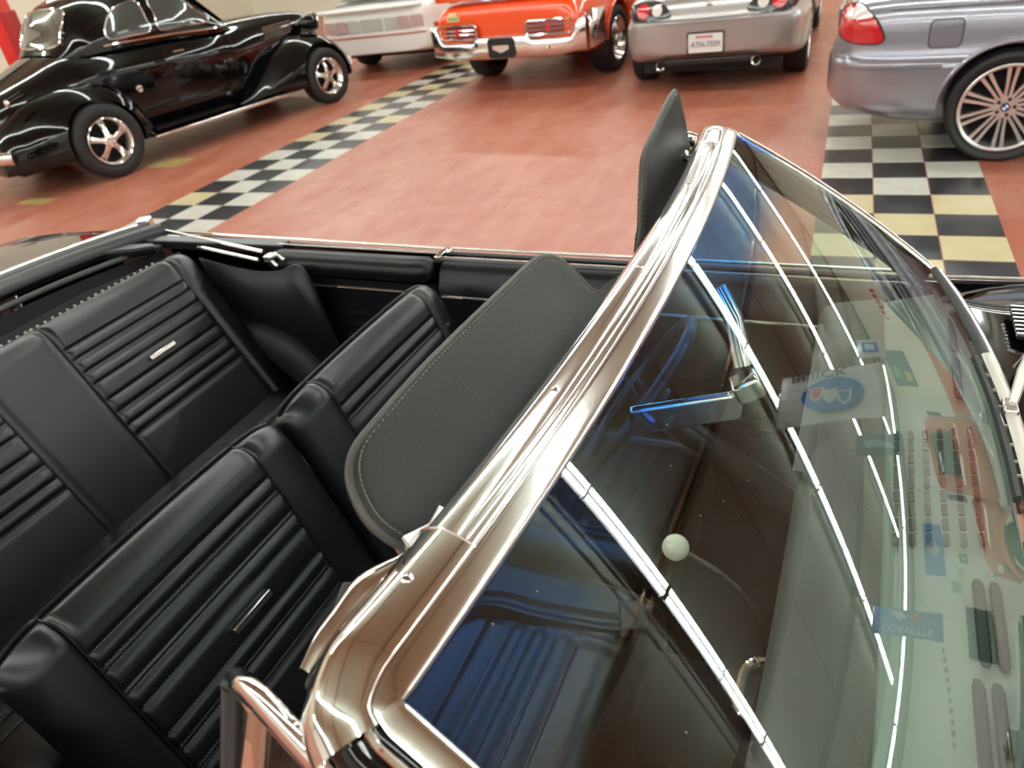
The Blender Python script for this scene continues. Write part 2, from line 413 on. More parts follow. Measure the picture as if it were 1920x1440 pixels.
def sweep(frames, prof, name, m, smooth_ang=50, parent=car, solid=True):
    b = MB(); rows = [[p + i*px + n*pz for (px, pz) in prof] for (p, i, n) in frames]
    b.grid(rows, cap=False); 
    if solid:
        b.f.append(tuple(range(len(prof)))); b.f.append(tuple(range((len(rows)-1)*len(prof), len(rows)*len(prof))))
    return b.build(name, m, parent, ang=smooth_ang)
FN, FF = edge_frame(-1), edge_frame(1)
full = list(reversed(FN)) + FF[1:]
nh = 25
# flat outer reveal moulding all the way round top and sides
prof_C = [(.003,-.006),(.0035,.002),(.002,.0045),(-.004,.0068),(-.014,.0098),(-.0172,.0102),(-.0182,.0085),(-.0185,-.006)]
rv = sweep(full, prof_C, 'reveal_molding', chrome_worn)
# header garnish with ridge, groove and crown
prof_AB = [(-.0187,.004),(-.0192,.0105),(-.0225,.0130),(-.0265,.0132),(-.0305,.0112),(-.0335,.0080),(-.0360,.0074),(-.0385,.0098),(-.0440,.0122),(-.0520,.0125),(-.0590,.0102),(-.0600,.0088),(-.0612,.0086),(-.066,.0035),(-.071,-.0060),(-.074,-.018),(-.075,-.032),(-.060,-.036),(-.019,-.020)]
ih = 21
hdr_frames = list(reversed(FN[:ih])) + FF[1:ih]
hd = sweep(hdr_frames, prof_AB, 'header_garnish', header_chrome)
tag(hd, 'polished chrome header strip with screws across the top of the windshield')
# corner caps
prof_cap = [(-.0187,-.004),(-.0187,.0100),(-.0212,.0120),(-.0260,.0138),(-.0340,.0150),(-.0440,.0150),(-.0540,.0128),(-.0620,.0085),(-.0690,.0010),(-.0735,-.010),(-.0760,-.024),(-.076,-.034),(-.050,-.036),(-.019,-.018)]
for FR in (FN, FF):
    cap = sweep(FR[ih-1:nh+7], prof_cap, 'corner_cap', chrome, smooth_ang=60)
# thin seam rings where cap meets header
for FR, sd in ((FN,-1),(FF,1)):
    p, i, n = FR[ih-1]
    b = MB(); b.tube([p+i*(px-.0003)+n*(pz+.0006) for (px, pz) in prof_cap[1:11]], .0011, n=6); b.build('cap_seam', chrome_worn, cap if sd == 1 else hd)
# black painted pillar below the cap and rubber strip beside the glass moulding
prof_pil = [(-.0187,.002),(-.0187,.006),(-.024,.0055),(-.030,.002),(-.036,.004),(-.044,.0035),(-.056,-.004),(-.064,-.018),(-.060,-.034),(-.03,-.036),(-.012,-.02)]
for FR in (FN, FF):
    sweep(FR[nh+6:], prof_pil, 'windshield_pillar', paint_black)
    fr2 = [(p+i*(-.0275)+n*.0035, i, n) for p, i, n in FR[nh+6:]]
    b = MB(); b.tube([q[0] for q in fr2], .0035, n=8); b.build('pillar_bead', chrome, car)
# lower reveal moulding along the cowl
def low_frames():
    out = []
    for k in range(49):
        u = -1+2*k/48; p = W(u, 1.0); n = W_normal(u*.98, .97); tg = (W(min(1,u+.02), 1)-W(max(-1,u-.02), 1)).normalized(); inw = n.cross(tg)
        inw = inw if inw.x < 0 else -inw; out.append((p, inw.normalized(), n))
    return out
LFR = low_frames()
sweep(LFR, [(.012,-.008),(.012,.004),(.010,.006),(.004,.006),(.002,.003),(.0,-.008)], 'glass_gasket', dark_grey)
sweep(LFR, [(.0,-.008),(.0,.004),(-.003,.0075),(-.012,.008),(-.019,.0045),(-.021,-.010)], 'lower_molding', chrome_worn)
# screws on header
def screw(fr, px, pz, parent):
    p, i, n = fr; c = p+i*px+n*pz; q = n.to_track_quat('Z', 'Y')
    b = MB(); b.lathe([(0,.0012),(.0028,.0009),(.0046,.0001),(.0052,-.001)], n=14, axis='z')
    b.v = [tuple(q @ Vector(v)) for v in b.v]; o = b.build('screw', chrome_worn, parent); o.location = c
    bb = MB(); bb.box((0,0,.0012), (.0048,.0009,.0006)); bb.box((0,0,.0012), (.0009,.0048,.0006))
    bb.v = [tuple(q @ Vector(v)) for v in bb.v]; bb.build('screw_slot', dark_grey, o, smooth=False)
def header_at(y):
    best = min(FN[:nh]+FF[:nh], key=lambda f: abs(f[0].y-y)); return best
for y in (-.325, -.03, .30, .50): screw(header_at(y), -.046, .0126, hd)
screw(header_at(-.585), -.046, .0150, cap)
screw(header_at(.585), -.046, .0150, cap)
# latch striker plate with chrome bulges behind the near header corner
for sd in (-1, 1):
    b = MB(); pts = smooth_pts([(-.005, sd*.515, 1.268), (-.034, sd*.555, 1.266), (-.046, sd*.60, 1.262), (-.050, sd*.645, 1.254)], 6)
    b.tube(pts, [.005+.008*math.sin(math.pi*min(1, (k+1)/(len(pts))))*(1+.22*math.cos(k*.8)) for k in range(len(pts))], n=12, sz=.8)
    b.build('visor_mount', chrome, hd)
b = MB(); b.box((-.036,-.60,1.247), (.05,.10,.012), Matrix.Rotation(R(18), 3, 'Z')); b.build('roof_seal', dark_grey, hd, bevel=.003)

# ---- sun visors
def visor(name, outline, thick, frame, label, puff=.004):
    """outline [(a,h)] smoothed closed; frame=(origin, axis_a, axis_h, normal)"""
    O, A, H, Nn = frame; pts = smooth_pts([(a, h, 0) for a, h in outline], 6, closed=True)
    cx = sum(p.x for p in pts)/len(pts); cy = sum(p.y for p in pts)/len(pts)
    b = MB(); rings = []
    for k, off in ((1.0,.0),(.985,.72),(.955,1.0),(.90,1.0),(.6,1.0),(.25,1.0)):
        for_s = []
        for p in pts:
            a, h = cx+(p.x-cx)*k, cy+(p.y-cy)*(1-(1-k)*2.2 if k > .9 else k*.88+.0)
            # gentle sag of the padding
            sag = .0022*math.sin(a*17)*math.sin(h*34+1)
            for_s.append((a, h, thick/2*off + (sag if k < .95 else 0)))
        rings.append(for_s)
    def P(a, h, d): return O + A*a + H*h + Nn*d
    for sgn in (1, -1):
        rows = [[P(a, h, d*sgn) for (a, h, d) in r] for r in rings]
        b.grid(rows, close_v=True); m = len(pts)
        c = len(b.v); b.v.append(tuple(P(cx, cy, thick/2*sgn))); base = c-m
        for j in range(m): b.f.append((base+j, base+(j+1) % m, c))
    o = b.build(name, visor_vinyl, car, ang=60); tag(o, label)
    # piped edge with stitching
    eb = MB(); eb.tube([P(p.x, p.y, 0) for p in pts], .0042, n=8, closed=True); eb.build('edge_binding', edge_vinyl, o)
    sb = MB()
    tot = 0; acc = 0
    for j in range(len(pts)):
        p, q = pts[j], pts[(j+1) % len(pts)]
        L_ = (q-p).length; nn = max(1, int(L_/.0055))
        for t in range(nn):
            c = p+(q-p)*((t+.5)/nn); cc = Vector((cx+(c.x-cx)*.976, cy+(c.y-cy)*.945, 0)); d = (q-p).normalized()
            for sgn in (1, -1):
                w0 = P(cc.x-d.x*.0018, cc.y-d.y*.0018, sgn*(thick/2*.93)); w1 = P(cc.x+d.x*.0018, cc.y+d.y*.0018, sgn*(thick/2*.93))
                sb.tube([w0, w1], .0007, n=4)
    s = sb.build('stitching', thread_tan, o); s['kind'] = 'stuff'
    return o, P
al = R(47)
O = Vector((-.035,0,1.285)); H = Vector((-math.cos(al),0,math.sin(al))); A = Vector((0,1,0)); Nn = Vector((math.sin(al),0,math.cos(al)))
near_out = [(-.534,.010),(-.530,.035),(-.514,.060),(-.488,.073),(-.44,.076),(-.36,.077),(-.28,.075),(-.18,.071),(-.11,.068),(-.072,.063),(-.046,.045),(-.041,.015),(-.041,-.016),(-.028,-.031),(.005,-.038),(.035,-.040),(.036,-.052),(-.05,-.062),(-.2,-.064),(-.4,-.064),(-.50,-.052),(-.525,-.02)]
vz, P1 = visor('sun_visor', near_out, .013, (O, A, H, Nn), 'dark grey padded sun visor lying across the near half of the header')
b = MB(); c = P1(-.505,-.012,.003)
b.prism([P1(-.528,-.004,.009),P1(-.500,-.016,.009),P1(-.478,-.014,.009),P1(-.474,-.026,.009),P1(-.512,-.036,.009),P1(-.533,-.020,.009)], -Nn*.020); b.build('visor_clip', alu, vz, smooth=False, bevel=.0015)
al2 = R(83)
O2 = Vector((-.040,0,1.285)); H2 = Vector((-math.cos(al2),0,math.sin(al2))); N2 = Vector((math.sin(al2),0,math.cos(al2)))
far_out = [(.205,-.075),(.235,-.045),(.262,-.005),(.292,.036),(.325,.062),(.40,.078),(.48,.094),(.545,.103),(.572,.097),(.590,.060),(.603,.015),(.608,-.03),(.58,-.06),(.45,-.075),(.30,-.082)]
visor('sun_visor', far_out, .013, (O2, A, H2, N2), 'dark grey sun visor standing upright at the far end of the header')

# ---- rear view mirror on a chrome stem
b = MB(); b.tube([(.125,.045,1.245),(.150,.035,1.205),(.168,.015,1.145)], .011, n=10, sx=1.3); st = b.build('mirror_stem', chrome, car)
rot = Matrix.Rotation(R(20), 3, 'Z') @ Matrix.Rotation(R(-25), 3, 'Y')
b = MB(); b.box((.176,.004,1.118), (.040,.034,.034), rot); b.build('mirror_bracket', chrome, st, bevel=.005)
b = MB(); rotm = Matrix.Rotation(R(20), 3, 'Z') @ Matrix.Rotation(R(35), 3, 'Y')
b.box((.10,-.035,1.088), (.16,.014,.05), Matrix.Rotation(R(28), 3, 'Z') @ Matrix.Rotation(R(8), 3, 'X')); b.build('rear_view_mirror', chrome, st, bevel=.005)

# ---- vent windows
def vent(sd):
    rear_top = Vector((-.083, sd*.672, 1.262)); rear_bot = Vector((-.125, sd*.79, .925))
    front = [Vector((-.055, sd*.681, 1.266)), Vector((-.010, sd*.694, 1.245)), Vector((.06, sd*.712, 1.20)), Vector((.20, sd*.74, 1.10)), Vector((.36, sd*.765, .985)), Vector((.43, sd*.78, .925))]
    path = [rear_bot, rear_bot.lerp(rear_top, .5), rear_top - Vector((0,0,.03)), rear_top, rear_top.lerp(front[0], .6)] + front
    b = MB(); b.tube(path, .0125, n=10, sx=1.25, sz=.7, upv=(0,1,0)); o = b.build('vent_window_frame', chrome, car, ang=60)
    b = MB(); b.add([tuple(p) for p in [rear_bot, rear_top]+front], [tuple(range(len(front)+2))]); b.build('vent_glass', glass_mat('side_glass', (.85,.92,.88), 1.5), o, smooth=False)
    b = MB(); d = Vector((-.016, sd*.003, 0)); b.tube([rear_bot+d, rear_top+d+Vector((.004,0,-.006))], .007, n=6); b.box(rear_top+d+Vector((.004,-sd*.004,-.012)), (.012,.016,.022)); b.build('window_seal', dark_grey, o)
    return o
vent(-1); vent(1)

# ---- seats
seam_front = [.079,.110,.1185,.163,.1715,.207,.274,.305,.3135,.357,.3655]
seam_rear = [.088,.120,.128,.160,.168,.199,.252,.294,.302,.338,.372]
def pleat(d, seams, amp=.0062):
    if d < seams[0]: return amp*.9*sstep(0, .012, seams[0]-d)
    if d > seams[-1]: return amp*.75*sstep(0, .02, d-seams[-1])
    for a, c in zip(seams, seams[1:]):
        if a <= d <= c:
            t = (d-a)/(c-a); wd = c-a; A_ = amp*min(1, wd/.030+.16)
            return A_*(1-abs(2*t-1)**(2.4 if wd < .05 else 4.0))
    return 0
def seat_back(name, panels, ends, O, th, seams, length, thick, label, top_drop=.03, strip_y=(), strip_d=.24, stripw=.10, bolster=.10, m=seat_vinyl, crown=.035, beads=False):
    """panels: list of (y0,y1) pleated panels; ends=(y_near,y_far) outer ends"""
    t = R(th); dn = Vector((math.sin(t),0,-math.cos(t))); nv = Vector((math.cos(t),0,math.sin(t)))
    Ov = Vector(O)
    # profile: list of (d, base_point, normal); front face then over the top to the back piping and down the back
    prof = []
    nF = 150
    for k in range(nF+1):
        d = length - (length-.045)*k/nF; prof.append((d, Ov+dn*d, nv))
    cc = Ov+dn*.045-nv*.045
    for k in range(1, 9):
        a = k/8*R(95); nn = nv*math.cos(a)-dn*math.sin(a); prof.append((.045-.045*k/8*1.2, cc+nn*.045, nn))
    last = prof[-1]
    back_top = last[1]-nv*(thick-.09)
    prof.append((-.03, last[1]-nv*(thick-.1)*.6, -dn)); prof.append((-.04, back_top, (-dn-nv).normalized()))
    for k in range(1, 7): prof.append((-.1, back_top+dn*(length*.95*k/6)-nv*.012, -nv))
    y0, y1 = ends; ys = []
    n = int((y1-y0)/.012)
    base = [y0+(y1-y0)*k/n for k in range(n+1)]
    for (a, c) in panels: base += [a-.004, a, a+.004, c-.004, c, c+.004]
    ys = sorted(set(base))
    rows = []
    for y in ys:
        e = min(y-y0, y1-y); kk = math.sqrt(max(0, 1-(1-min(1, e/bolster))**2)) if e < bolster else 1.0     # rounded ends
        k_ = .30+.70*kk
        inp = any(a <= y <= c for a, c in panels); ds = min([abs(y-q) for pc in panels for q in pc]+[9])
        row = []
        for (d, p, nn) in prof:
            h = 0
            if d > 0:
                if inp:
                    edge = sstep(0, .012, ds); h = pleat(d, seams)*edge
                else:
                    h = .006*sstep(0, .02, ds)
                if ds < .003: h -= .0035
            elif ds < .003: h -= .002
            q = p+nn*h
            mid = Ov-nv*(thick*.5)+dn*max(d if d > 0 else .0, 0)
            if d <= -.09: mid = p+nv*thick*.5
            q = mid+(q-mid)*k_
            q = q-Vector((0,0,top_drop*(1-kk)*max(0, 1-max(d,0)/.25)))
            cr = crown*(1-((2*(y-y0)/(y1-y0)-1)**2)) if crown else 0
            row.append(Vector((q.x, y, q.z))+Vector((0,0,cr*.25*max(0, 1-max(d,0)/.3))))
        rows.append(row)
    b = MB(); b.grid(rows)
    b.f.append(tuple(range(len(prof)))); b.f.append(tuple((len(rows)-1)*len(prof)+k for k in range(len(prof))))
    o = b.build(name, m, car, ang=75); tag(o, label)
    # back edge piping
    def surf(y, idx):
        j = min(range(len(ys)), key=lambda q: abs(ys[q]-y)); return rows[j][idx]
    ib = nF+9
    b = MB(); b.tube([rows[j][ib]+Vector((-.002,0,.003)) for j in range(1, len(ys)-1)], .0042, n=8); b.build('piping', black_vinyl, o)
    # seam piping down each panel side
    for (a, c) in panels:
        for q in (a, c):
            if q <= y0+.02 or q >= y1-.02: continue
            j = min(range(len(ys)), key=lambda z: abs(ys[z]-q))
            b = MB(); b.tube([rows[j][k]+prof[k][2]*.0024 for k in range(0, ib, 2)], .0024, n=6); b.build('seam_piping', black_vinyl, o)
    # stitches along the pleat seams
    sb = MB()
    for (a, c) in panels:
        for sd in seams:
            kx = min(range(nF+1), key=lambda z: abs(prof[z][0]-sd)); y = a+.012
            while y < c-.012:
                j = min(range(len(ys)), key=lambda z: abs(ys[z]-y)); p = rows[j][kx]+nv*.0004
                sb.tube([(p.x, y-.0022, p.z), (p.x, y+.0022, p.z)], .0007, n=4); y += .0068
    s = sb.build('stitching', thread, o); s['kind'] = 'stuff'
    if beads:
        b = MB(); 
        for j in range(2, len(ys)-2):
            if rows[j][0].y > y0+.12 and rows[j][0].y < y1-.12 and j % 2: p = rows[j][nF+8]; b.box(p+Vector((-.012,0,.004)), (.006,.006,.005))
        s = b.build('edge_beading', mat('bead_trim', (.35,.33,.28), .4), o, smooth=False); s['kind'] = 'stuff'
    for yc in strip_y:
        kx = min(range(nF+1), key=lambda z: abs(prof[z][0]-strip_d)); p = Ov+dn*strip_d+nv*(.0165 if beads else .0135)
        b = MB(); rot = Matrix((dn, Vector((0,1,0)), nv)).transposed()
        if rot.determinant() < 0: rot = Matrix((-dn, Vector((0,1,0)), nv)).transposed()
        b.box((p.x, yc, p.z), (.0135, stripw, .009), rot); e_ = b.build('chrome_strip', alu, o, bevel=.0018); tag(e_, 'small chrome trim strip')
    return o
seat_back('front_seat_back', [(-.525,-.085)], (-.625,.030), (-.745,0,.900), 20, seam_front, .50, .11, 'black pleated vinyl back of the near front seat', strip_y=(-.285,), strip_d=.238)
seat_back('front_seat_back', [(.150,.585)], (.035,.685), (-.735,0,.905), 20, seam_front, .50, .11, 'black pleated vinyl back of the far front seat', strip_y=(.37,), strip_d=.240)
seat_back('rear_seat_back', [(-.55,-.075),(.150,.600)], (-.72,.705), (-1.655,0,.945), 27, seam_rear, .60, .13, 'black pleated vinyl rear seat back with two chrome strips', strip_y=(.375,-.30), strip_d=.222, stripw=.095, crown=.02, beads=True)

def cushion(name, x0, x1, y0, y1, z, seams, panel, label, lat=True):
    b = MB(); nx, ny = 120, 60; rows = []
    for i in range(nx+1):
        x = x0+(x1-x0)*i/nx; row = []
        for j in range(ny+1):
            y = y0+(y1-y0)*j/ny; ex = min(x-x0, x1-x); ey = min(y-y0, y1-y)
            kx = math.sqrt(max(0, 1-(1-min(1, ex/.09))**2)); ky = math.sqrt(max(0, 1-(1-min(1, ey/.08))**2))
            h = 0; d = x1-.02-x
            if panel[0] <= y <= panel[1]:
                ds = min(y-panel[0], panel[1]-y); h = pleat(d, seams)*sstep(0, .012, ds)-(.004 if ds < .008 else 0)
            else: h = .005*sstep(0,.02,min(abs(y-panel[0]), abs(y-panel[1])))
            row.append((x, y, z-.09+.09*min(kx, 1)*(.25+.75*ky)-.03*(1-ky)+h))
        rows.append(row)
    b.grid(rows)
    bot = [[(p[0], p[1], z-.2) for p in r] for r in (rows[0], rows[-1])]
    b.grid([rows[0], bot[0]]); b.grid([rows[-1], bot[1]]); b.grid([[r[0] for r in rows], [(r[0][0], r[0][1], z-.2) for r in rows]]); b.grid([[r[-1] for r in rows], [(r[-1][0], r[-1][1], z-.2) for r in rows]])
    o = b.build(name, seat_vinyl, car, ang=70); tag(o, label)
    sb = MB()
    for sd in seams:
        x = x1-.02-sd; y = panel[0]+.015
        while y < panel[1]-.015:
            i = round((x-x0)/(x1-x0)*nx); j = round((y-y0)/(y1-y0)*ny); sb.tube([(x, y-.003, rows[i][j][2]+.0008), (x, y+.003, rows[i][j][2]+.0008)], .0009, n=4); y += .009
    s = sb.build('stitching', thread, o); s['kind'] = 'stuff'
    return o
cs = [.11,.155,.164,.20,.209,.245,.254,.30]
cushion('front_seat_cushion', -.60, .015, -.60, .16, .50, cs, (-.50,-.03), 'black pleated cushion of the near front seat seen through the blue tinted glass')
cushion('front_seat_cushion', -.60, .015, .20, .70, .50, cs, (.27,.60), 'black pleated cushion of the far front seat')
cushion('rear_seat_cushion', -1.50, -1.0, -.68, .68, .47, cs, (-.60,.60), 'black pleated rear seat cushion in the shadow')
# seat belt across the near cushion
b = MB(); pts = smooth_pts([(-.52,-.16,.56),(-.33,-.015,.525),(-.20,.005,.512),(-.08,.02,.508),(-.03,.03,.505)], 8)
b.grid([[Vector(p)+Vector((.0,-.022,.004)), Vector(p)+Vector((.0,.022,-.001))] for p in pts]); sbelt = b.build('seat_belt', black_plastic, car, solid=.002)
b = MB(); b.box((-.02,.04,.515), (.055,.07,.03), Matrix.Rotation(R(20), 3, 'Z')); b.build('belt_buckle', black_plastic, sbelt, bevel=.006)

# ---- interior tub: floor, sides, doors
b = MB(); b.box((-.6,0,.27), (2.6,1.6,.04)); b.build('interior_carpet', dark_cloth, car, smooth=False)
b = MB(); b.box((.52,0,.55), (.06,1.5,.62)); b.build('firewall', under_m, car, smooth=False)
b = MB(); b.grid([[(-.62+.9*i/8, .0+.11*math.cos(a), .29+.13*math.sin(a)) for a in [math.pi*k/10 for k in range(11)]] for i in range(9)]); b.build('tunnel_hump', dark_cloth, car)
for sd in (1, -1):
    # door card
    b = MB()
    rows = []
    for i in range(25):
        x = -.80+1.18*i/24; rows.append([(x, sd*.775, .30), (x, sd*.78, .52), (x, sd*.775, .66), (x, sd*.772, .78), (x, sd*.775, .815), (x, sd*.785, .83), (x, sd*.80, .86), (x, sd*.822, .878), (x, sd*.845, .882), (x, sd*.858, .876), (x, sd*.865, .86)])
    b.grid(rows); dp = b.build('door_panel', black_vinyl, car, ang=60)
    b = MB(); b.tube([(-.79, sd*.772, .792), (.37, sd*.772, .792)], .0055, n=8); b.build('chrome_strip', chrome, dp)
    for z in (.42,.455,.49,.525,.56,.595,.63,.665): 
        b = MB(); b.tube([(-.76, sd*.777, z), (.35, sd*.777, z)], .009, n=6, sx=.5); b.build('door_rib', black_vinyl, dp)
    b = MB(); b.tube([(-.80, sd*.872, .884), (.44, sd*.872, .884)], .007, n=8); b.build('window_sweep', black_plastic, dp)
    b = MB(); b.tube([(-.80, sd*.835, .888), (.43, sd*.835, .888)], .0035, n=6); b.build('bright_bead', chrome_worn, dp)
    # quarter trim with padded roll
    b = MB(); rows = []
    for i in range(21):
        x = -1.42+.60*i/20; r_ = .048 if 0 < i < 20 else .03
        rows.append([(x, sd*(.80+r_*math.cos(a)), .862+r_*math.sin(a)*.75) for a in [2*math.pi*k/16 for k in range(16)]])
    b.grid(rows, close_v=True, cap=True); qr = b.build('padded_roll', black_vinyl, car, ang=70)
    b = MB(); b.tube([(-1.42, sd*.835, .902), (-.82, sd*.835, .900)], .0035, n=6); b.build('bright_bead', chrome_worn, qr)
    b = MB(); b.box((-1.12, sd*.79, .56), (.62,.02,.52)); qp = b.build('quarter_panel_trim', black_vinyl, car, smooth=False)
    b = MB(); b.tube([(-1.30, sd*.776, .795), (-.825, sd*.776, .795)], .0055, n=8); b.build('chrome_strip', chrome, qp)
    for z in (.42,.46,.50,.54,.58,.62,.66,.70):
        b = MB(); b.tube([(-1.3, sd*.779, z), (-.83, sd*.779, z)], .008, n=6, sx=.5); b.build('trim_rib', black_vinyl, qp)
    b = MB(); b.box((-.81, sd*.84, .890), (.018,.06,.02)); b.tube([(-.795, sd*.85, .897), (-.775, sd*.85, .905)], .006, n=8); b.build('door_jamb_striker', chrome, qp, bevel=.003)
    # curved flap panel in front of the folded roof
    b = MB(); top = smooth_pts([(-1.68,0,.885),(-1.55,0,.868),(-1.42,0,.858),(-1.33,0,.868),(-1.27,0,.890),(-1.235,0,.884),(-1.215,0,.85)], 5)
    b.grid([[(p.x, sd*(.735-.02*math.sin((p.x+1.7)*4)), p.z), (p.x+.02, sd*.735, .62), (p.x+.06, sd*.72, .34)] for p in top]); fp = b.build('well_side_panel', black_vinyl, car, solid=.008)
    for (x, z) in ((-1.50,.80),(-1.26,.84),(-1.24,.80)):
        b = MB(); b.lathe([(0,.004),(.005,.002),(.006,0)], n=10, axis='y', c=(0,0,0)); o = b.build('snap_screw', chrome, fp); o.location = (x, sd*(.728), z); o.scale = (1, -sd, 1)
    # folded roof side rails
    b = MB(); b.box((-1.72, sd*.80, .905), (.66,.05,.030), Matrix.Rotation(R(sd*8), 3, 'Z') @ Matrix.Rotation(R(3), 3, 'Y')); rr_ = b.build('roof_frame_rail', black_plastic, car, bevel=.004)
    b = MB(); b.tube([(-2.06, sd*.865, .930), (-1.42, sd*.765, .905)], .007, n=8); b.build('rail_edge', chrome_worn, rr_)
    b = MB(); b.tube([(-2.02, sd*.825, .915), (-1.42, sd*.735, .890)], .006, n=8); b.build('rail_edge', alu, rr_)
    b = MB(); b.box((-1.38, sd*.748, .895), (.03,.035,.02)); b.tube([(-1.40, sd*.75, .90), (-1.34, sd*.725, .878)], .006, n=8); b.tube([(-1.38, sd*.77, .90), (-1.33, sd*.75, .888)], .006, n=8); b.build('rail_hinge', chrome_worn, rr_, bevel=.004)
    b = MB(); b.box((-2.05, sd*.87, .935), (.05,.045,.05), Matrix.Rotation(R(25), 3, 'Z')); b.build('rail_latch', chrome_worn, rr_, bevel=.008)
    b = MB(); b.prism([(-1.99, sd*.60,.945),(-1.86, sd*.66,.940),(-1.82, sd*.70,.935),(-1.86, sd*.73,.932),(-1.93, sd*.70,.938)], (0,0,-.03)); b.build('roof_pad_end', black_vinyl, rr_, bevel=.008)
# folded roof behind the rear seat: bow rails, pleated top, liner
def lat_curve(x0, z0, half, sag=.16, n=25, drop=.02):
    out = []
    for k in range(n):
        u = -1+2*k/(n-1); out.append(Vector((x0+sag*abs(u)**2.6, half*u, z0-drop*u*u)))
    return out
ft = None
for (x0, z0, hf, r_, m_, nm, sx_, sz_) in ((-2.185,.960,.87,.008,chrome_worn,'well_molding',1.6,.7), (-2.150,.955,.86,.014,black_plastic,'roof_bow',1.5,.9), (-2.075,.945,.84,.034,black_vinyl,'roof_bow',1.6,.75), (-1.985,.925,.80,.011,dark_grey,'roof_bow',1.2,.8)):
    b = MB(); b.tube(lat_curve(x0, z0, hf, .13), r_, n=12, sx=sx_, sz=sz_); o = b.build(nm, m_, car, ang=70); ft = ft or o
rows = []
la, lb = lat_curve(-1.97,.910,.76,.10), lat_curve(-1.73,.915,.70,.03)
for k in range(25):
    row = []
    for t in range(17):
        f = t/16; p = la[k].lerp(lb[k], f); row.append(p+Vector((0,0,-.09*math.sin(math.pi*min(1,f*1.25))*(1 if f < .8 else (1-f)/.2) + .018*math.exp(-((f-.82)/.09)**2)+.006*math.sin(k*.9+f*5)*math.sin(math.pi*f))))
    rows.append(row)
b = MB(); b.grid(rows); b.build('well_liner', dark_cloth, car)

# ---- body shell
def body_side(sd):
    xs = [-2.95+5.25*i/70 for i in range(71)]; rows = []
    for x in xs:
        belt = interp([(-2.95,.80),(-2.6,.875),(-2.2,.905),(-1.4,.890),(-.8,.880),(.4,.882),(.9,.90),(1.6,.88),(2.3,.80)], x)
        wmax = interp([(-2.95,.82),(-2.5,.90),(-1.6,.955),(0,.965),(1.2,.955),(2.0,.90),(2.3,.84)], x)
        top_in = .872 if -2.0 < x < .46 else .84
        rows.append([(x, sd*wmax*.90, .24), (x, sd*wmax*.975, .32), (x, sd*wmax*1.0, .50), (x, sd*wmax*.995, .64), (x, sd*wmax*.985, .76), (x, sd*wmax*.965, belt-.045), (x, sd*(wmax*.945), belt-.012), (x, sd*(wmax*.925), belt+.002), (x, sd*min(wmax*.905,top_in+.012), belt)])
    b = MB(); b.grid(rows); return b.build('body_side', paint_black, car, sub=1)
for sd in (1, -1):
    o = body_side(sd); md = o.modifiers.new('solid', 'SOLIDIFY'); md.thickness = .012; md.offset = -1 if sd < 0 else -1
    if True:
        cs_ = [cutter_cyl((1.32, sd*.9, .33), .38, .5, car), cutter_cyl((-1.55, sd*.9, .33), .37, .5, car)]
        cut(o, cs_)
    b = MB(); b.tube([(-1.95, sd*.885, .905), (-1.4, sd*.886, .900), (-.82, sd*.886, .892)], .0045, n=8); b.build('belt_molding', chrome, o)
    b = MB(); b.tube([(-.80, sd*.892, .892), (.42, sd*.888, .894)], .0045, n=8); b.build('belt_molding', chrome, o)
# rear deck
rows = []
for i in range(31):
    x = -3.05+.87*i/30; row = []
    for k in range(33):
        u = -1+2*k/32; z = interp([(-3.05,.83),(-2.9,.875),(-2.6,.918),(-2.3,.942),(-2.18,.950)], x)
        xr = x+ (.13*abs(u)**2.6 if i > 0 else 0)*(i/30); row.append((xr, u*.88, z-.035*u*u+.004*math.cos(u*3)))
    rows.append(row)
b = MB(); b.grid(rows); dk = b.build('rear_deck', paint_black, car)
b = MB(); b.grid([[(-3.05,-.86+1.72*k/16,.795), (-3.08,-.86+1.72*k/16,.55), (-3.02,-.86+1.72*k/16,.30)] for k in range(17)]); b.build('tail_panel', paint_black, car, sub=1)
b = MB(); b.tube([(-2.95,-.90,.45),(-3.12,-.80,.45),(-3.15,0,.45),(-3.12,.80,.45),(-2.95,.90,.45)], .055, n=12, sz=1.3, upv=(0,0,1)); b.build('rear_bumper', chrome, car)
# cowl, hood, fender tops
def hood_z(x, u):
    a = abs(u)
    z = interp([(.50,.935),(.8,.955),(1.5,.93),(2.2,.84),(2.32,.80)], x)
    return z+.012*(1-a)**1.0-.004-.042*sstep(.70,1.0,a)+.008*math.exp(-((a-.70)/.03)**2)
rows = []
for i in range(41):
    x = .70+1.62*i/40; rows.append([(x, u*.64, hood_z(x, u*.72)+.0) for u in [-1+2*k/40 for k in range(41)]])
b = MB(); b.grid(rows); b.build('hood', paint_black, car)
for sd in (1, -1):
    rows = []
    for i in range(46):
        x = .40+1.92*i/45; rows.append([(x, sd*(.645+.225*k/10), hood_z(x, .725+.275*k/10)-.004-(.0 if k < 9 else .004*(k-8)) - (.02*sstep(.62,.40,x))) for k in range(11)])
    b = MB(); b.grid(rows); fd = b.build('fender_top', paint_black, car)
    b = MB(); b.tube([(.46, sd*.869, .893),(1.0, sd*.869, .908),(1.9, sd*.86, .87)], .004, n=6); b.build('fender_bead', chrome_worn, fd)
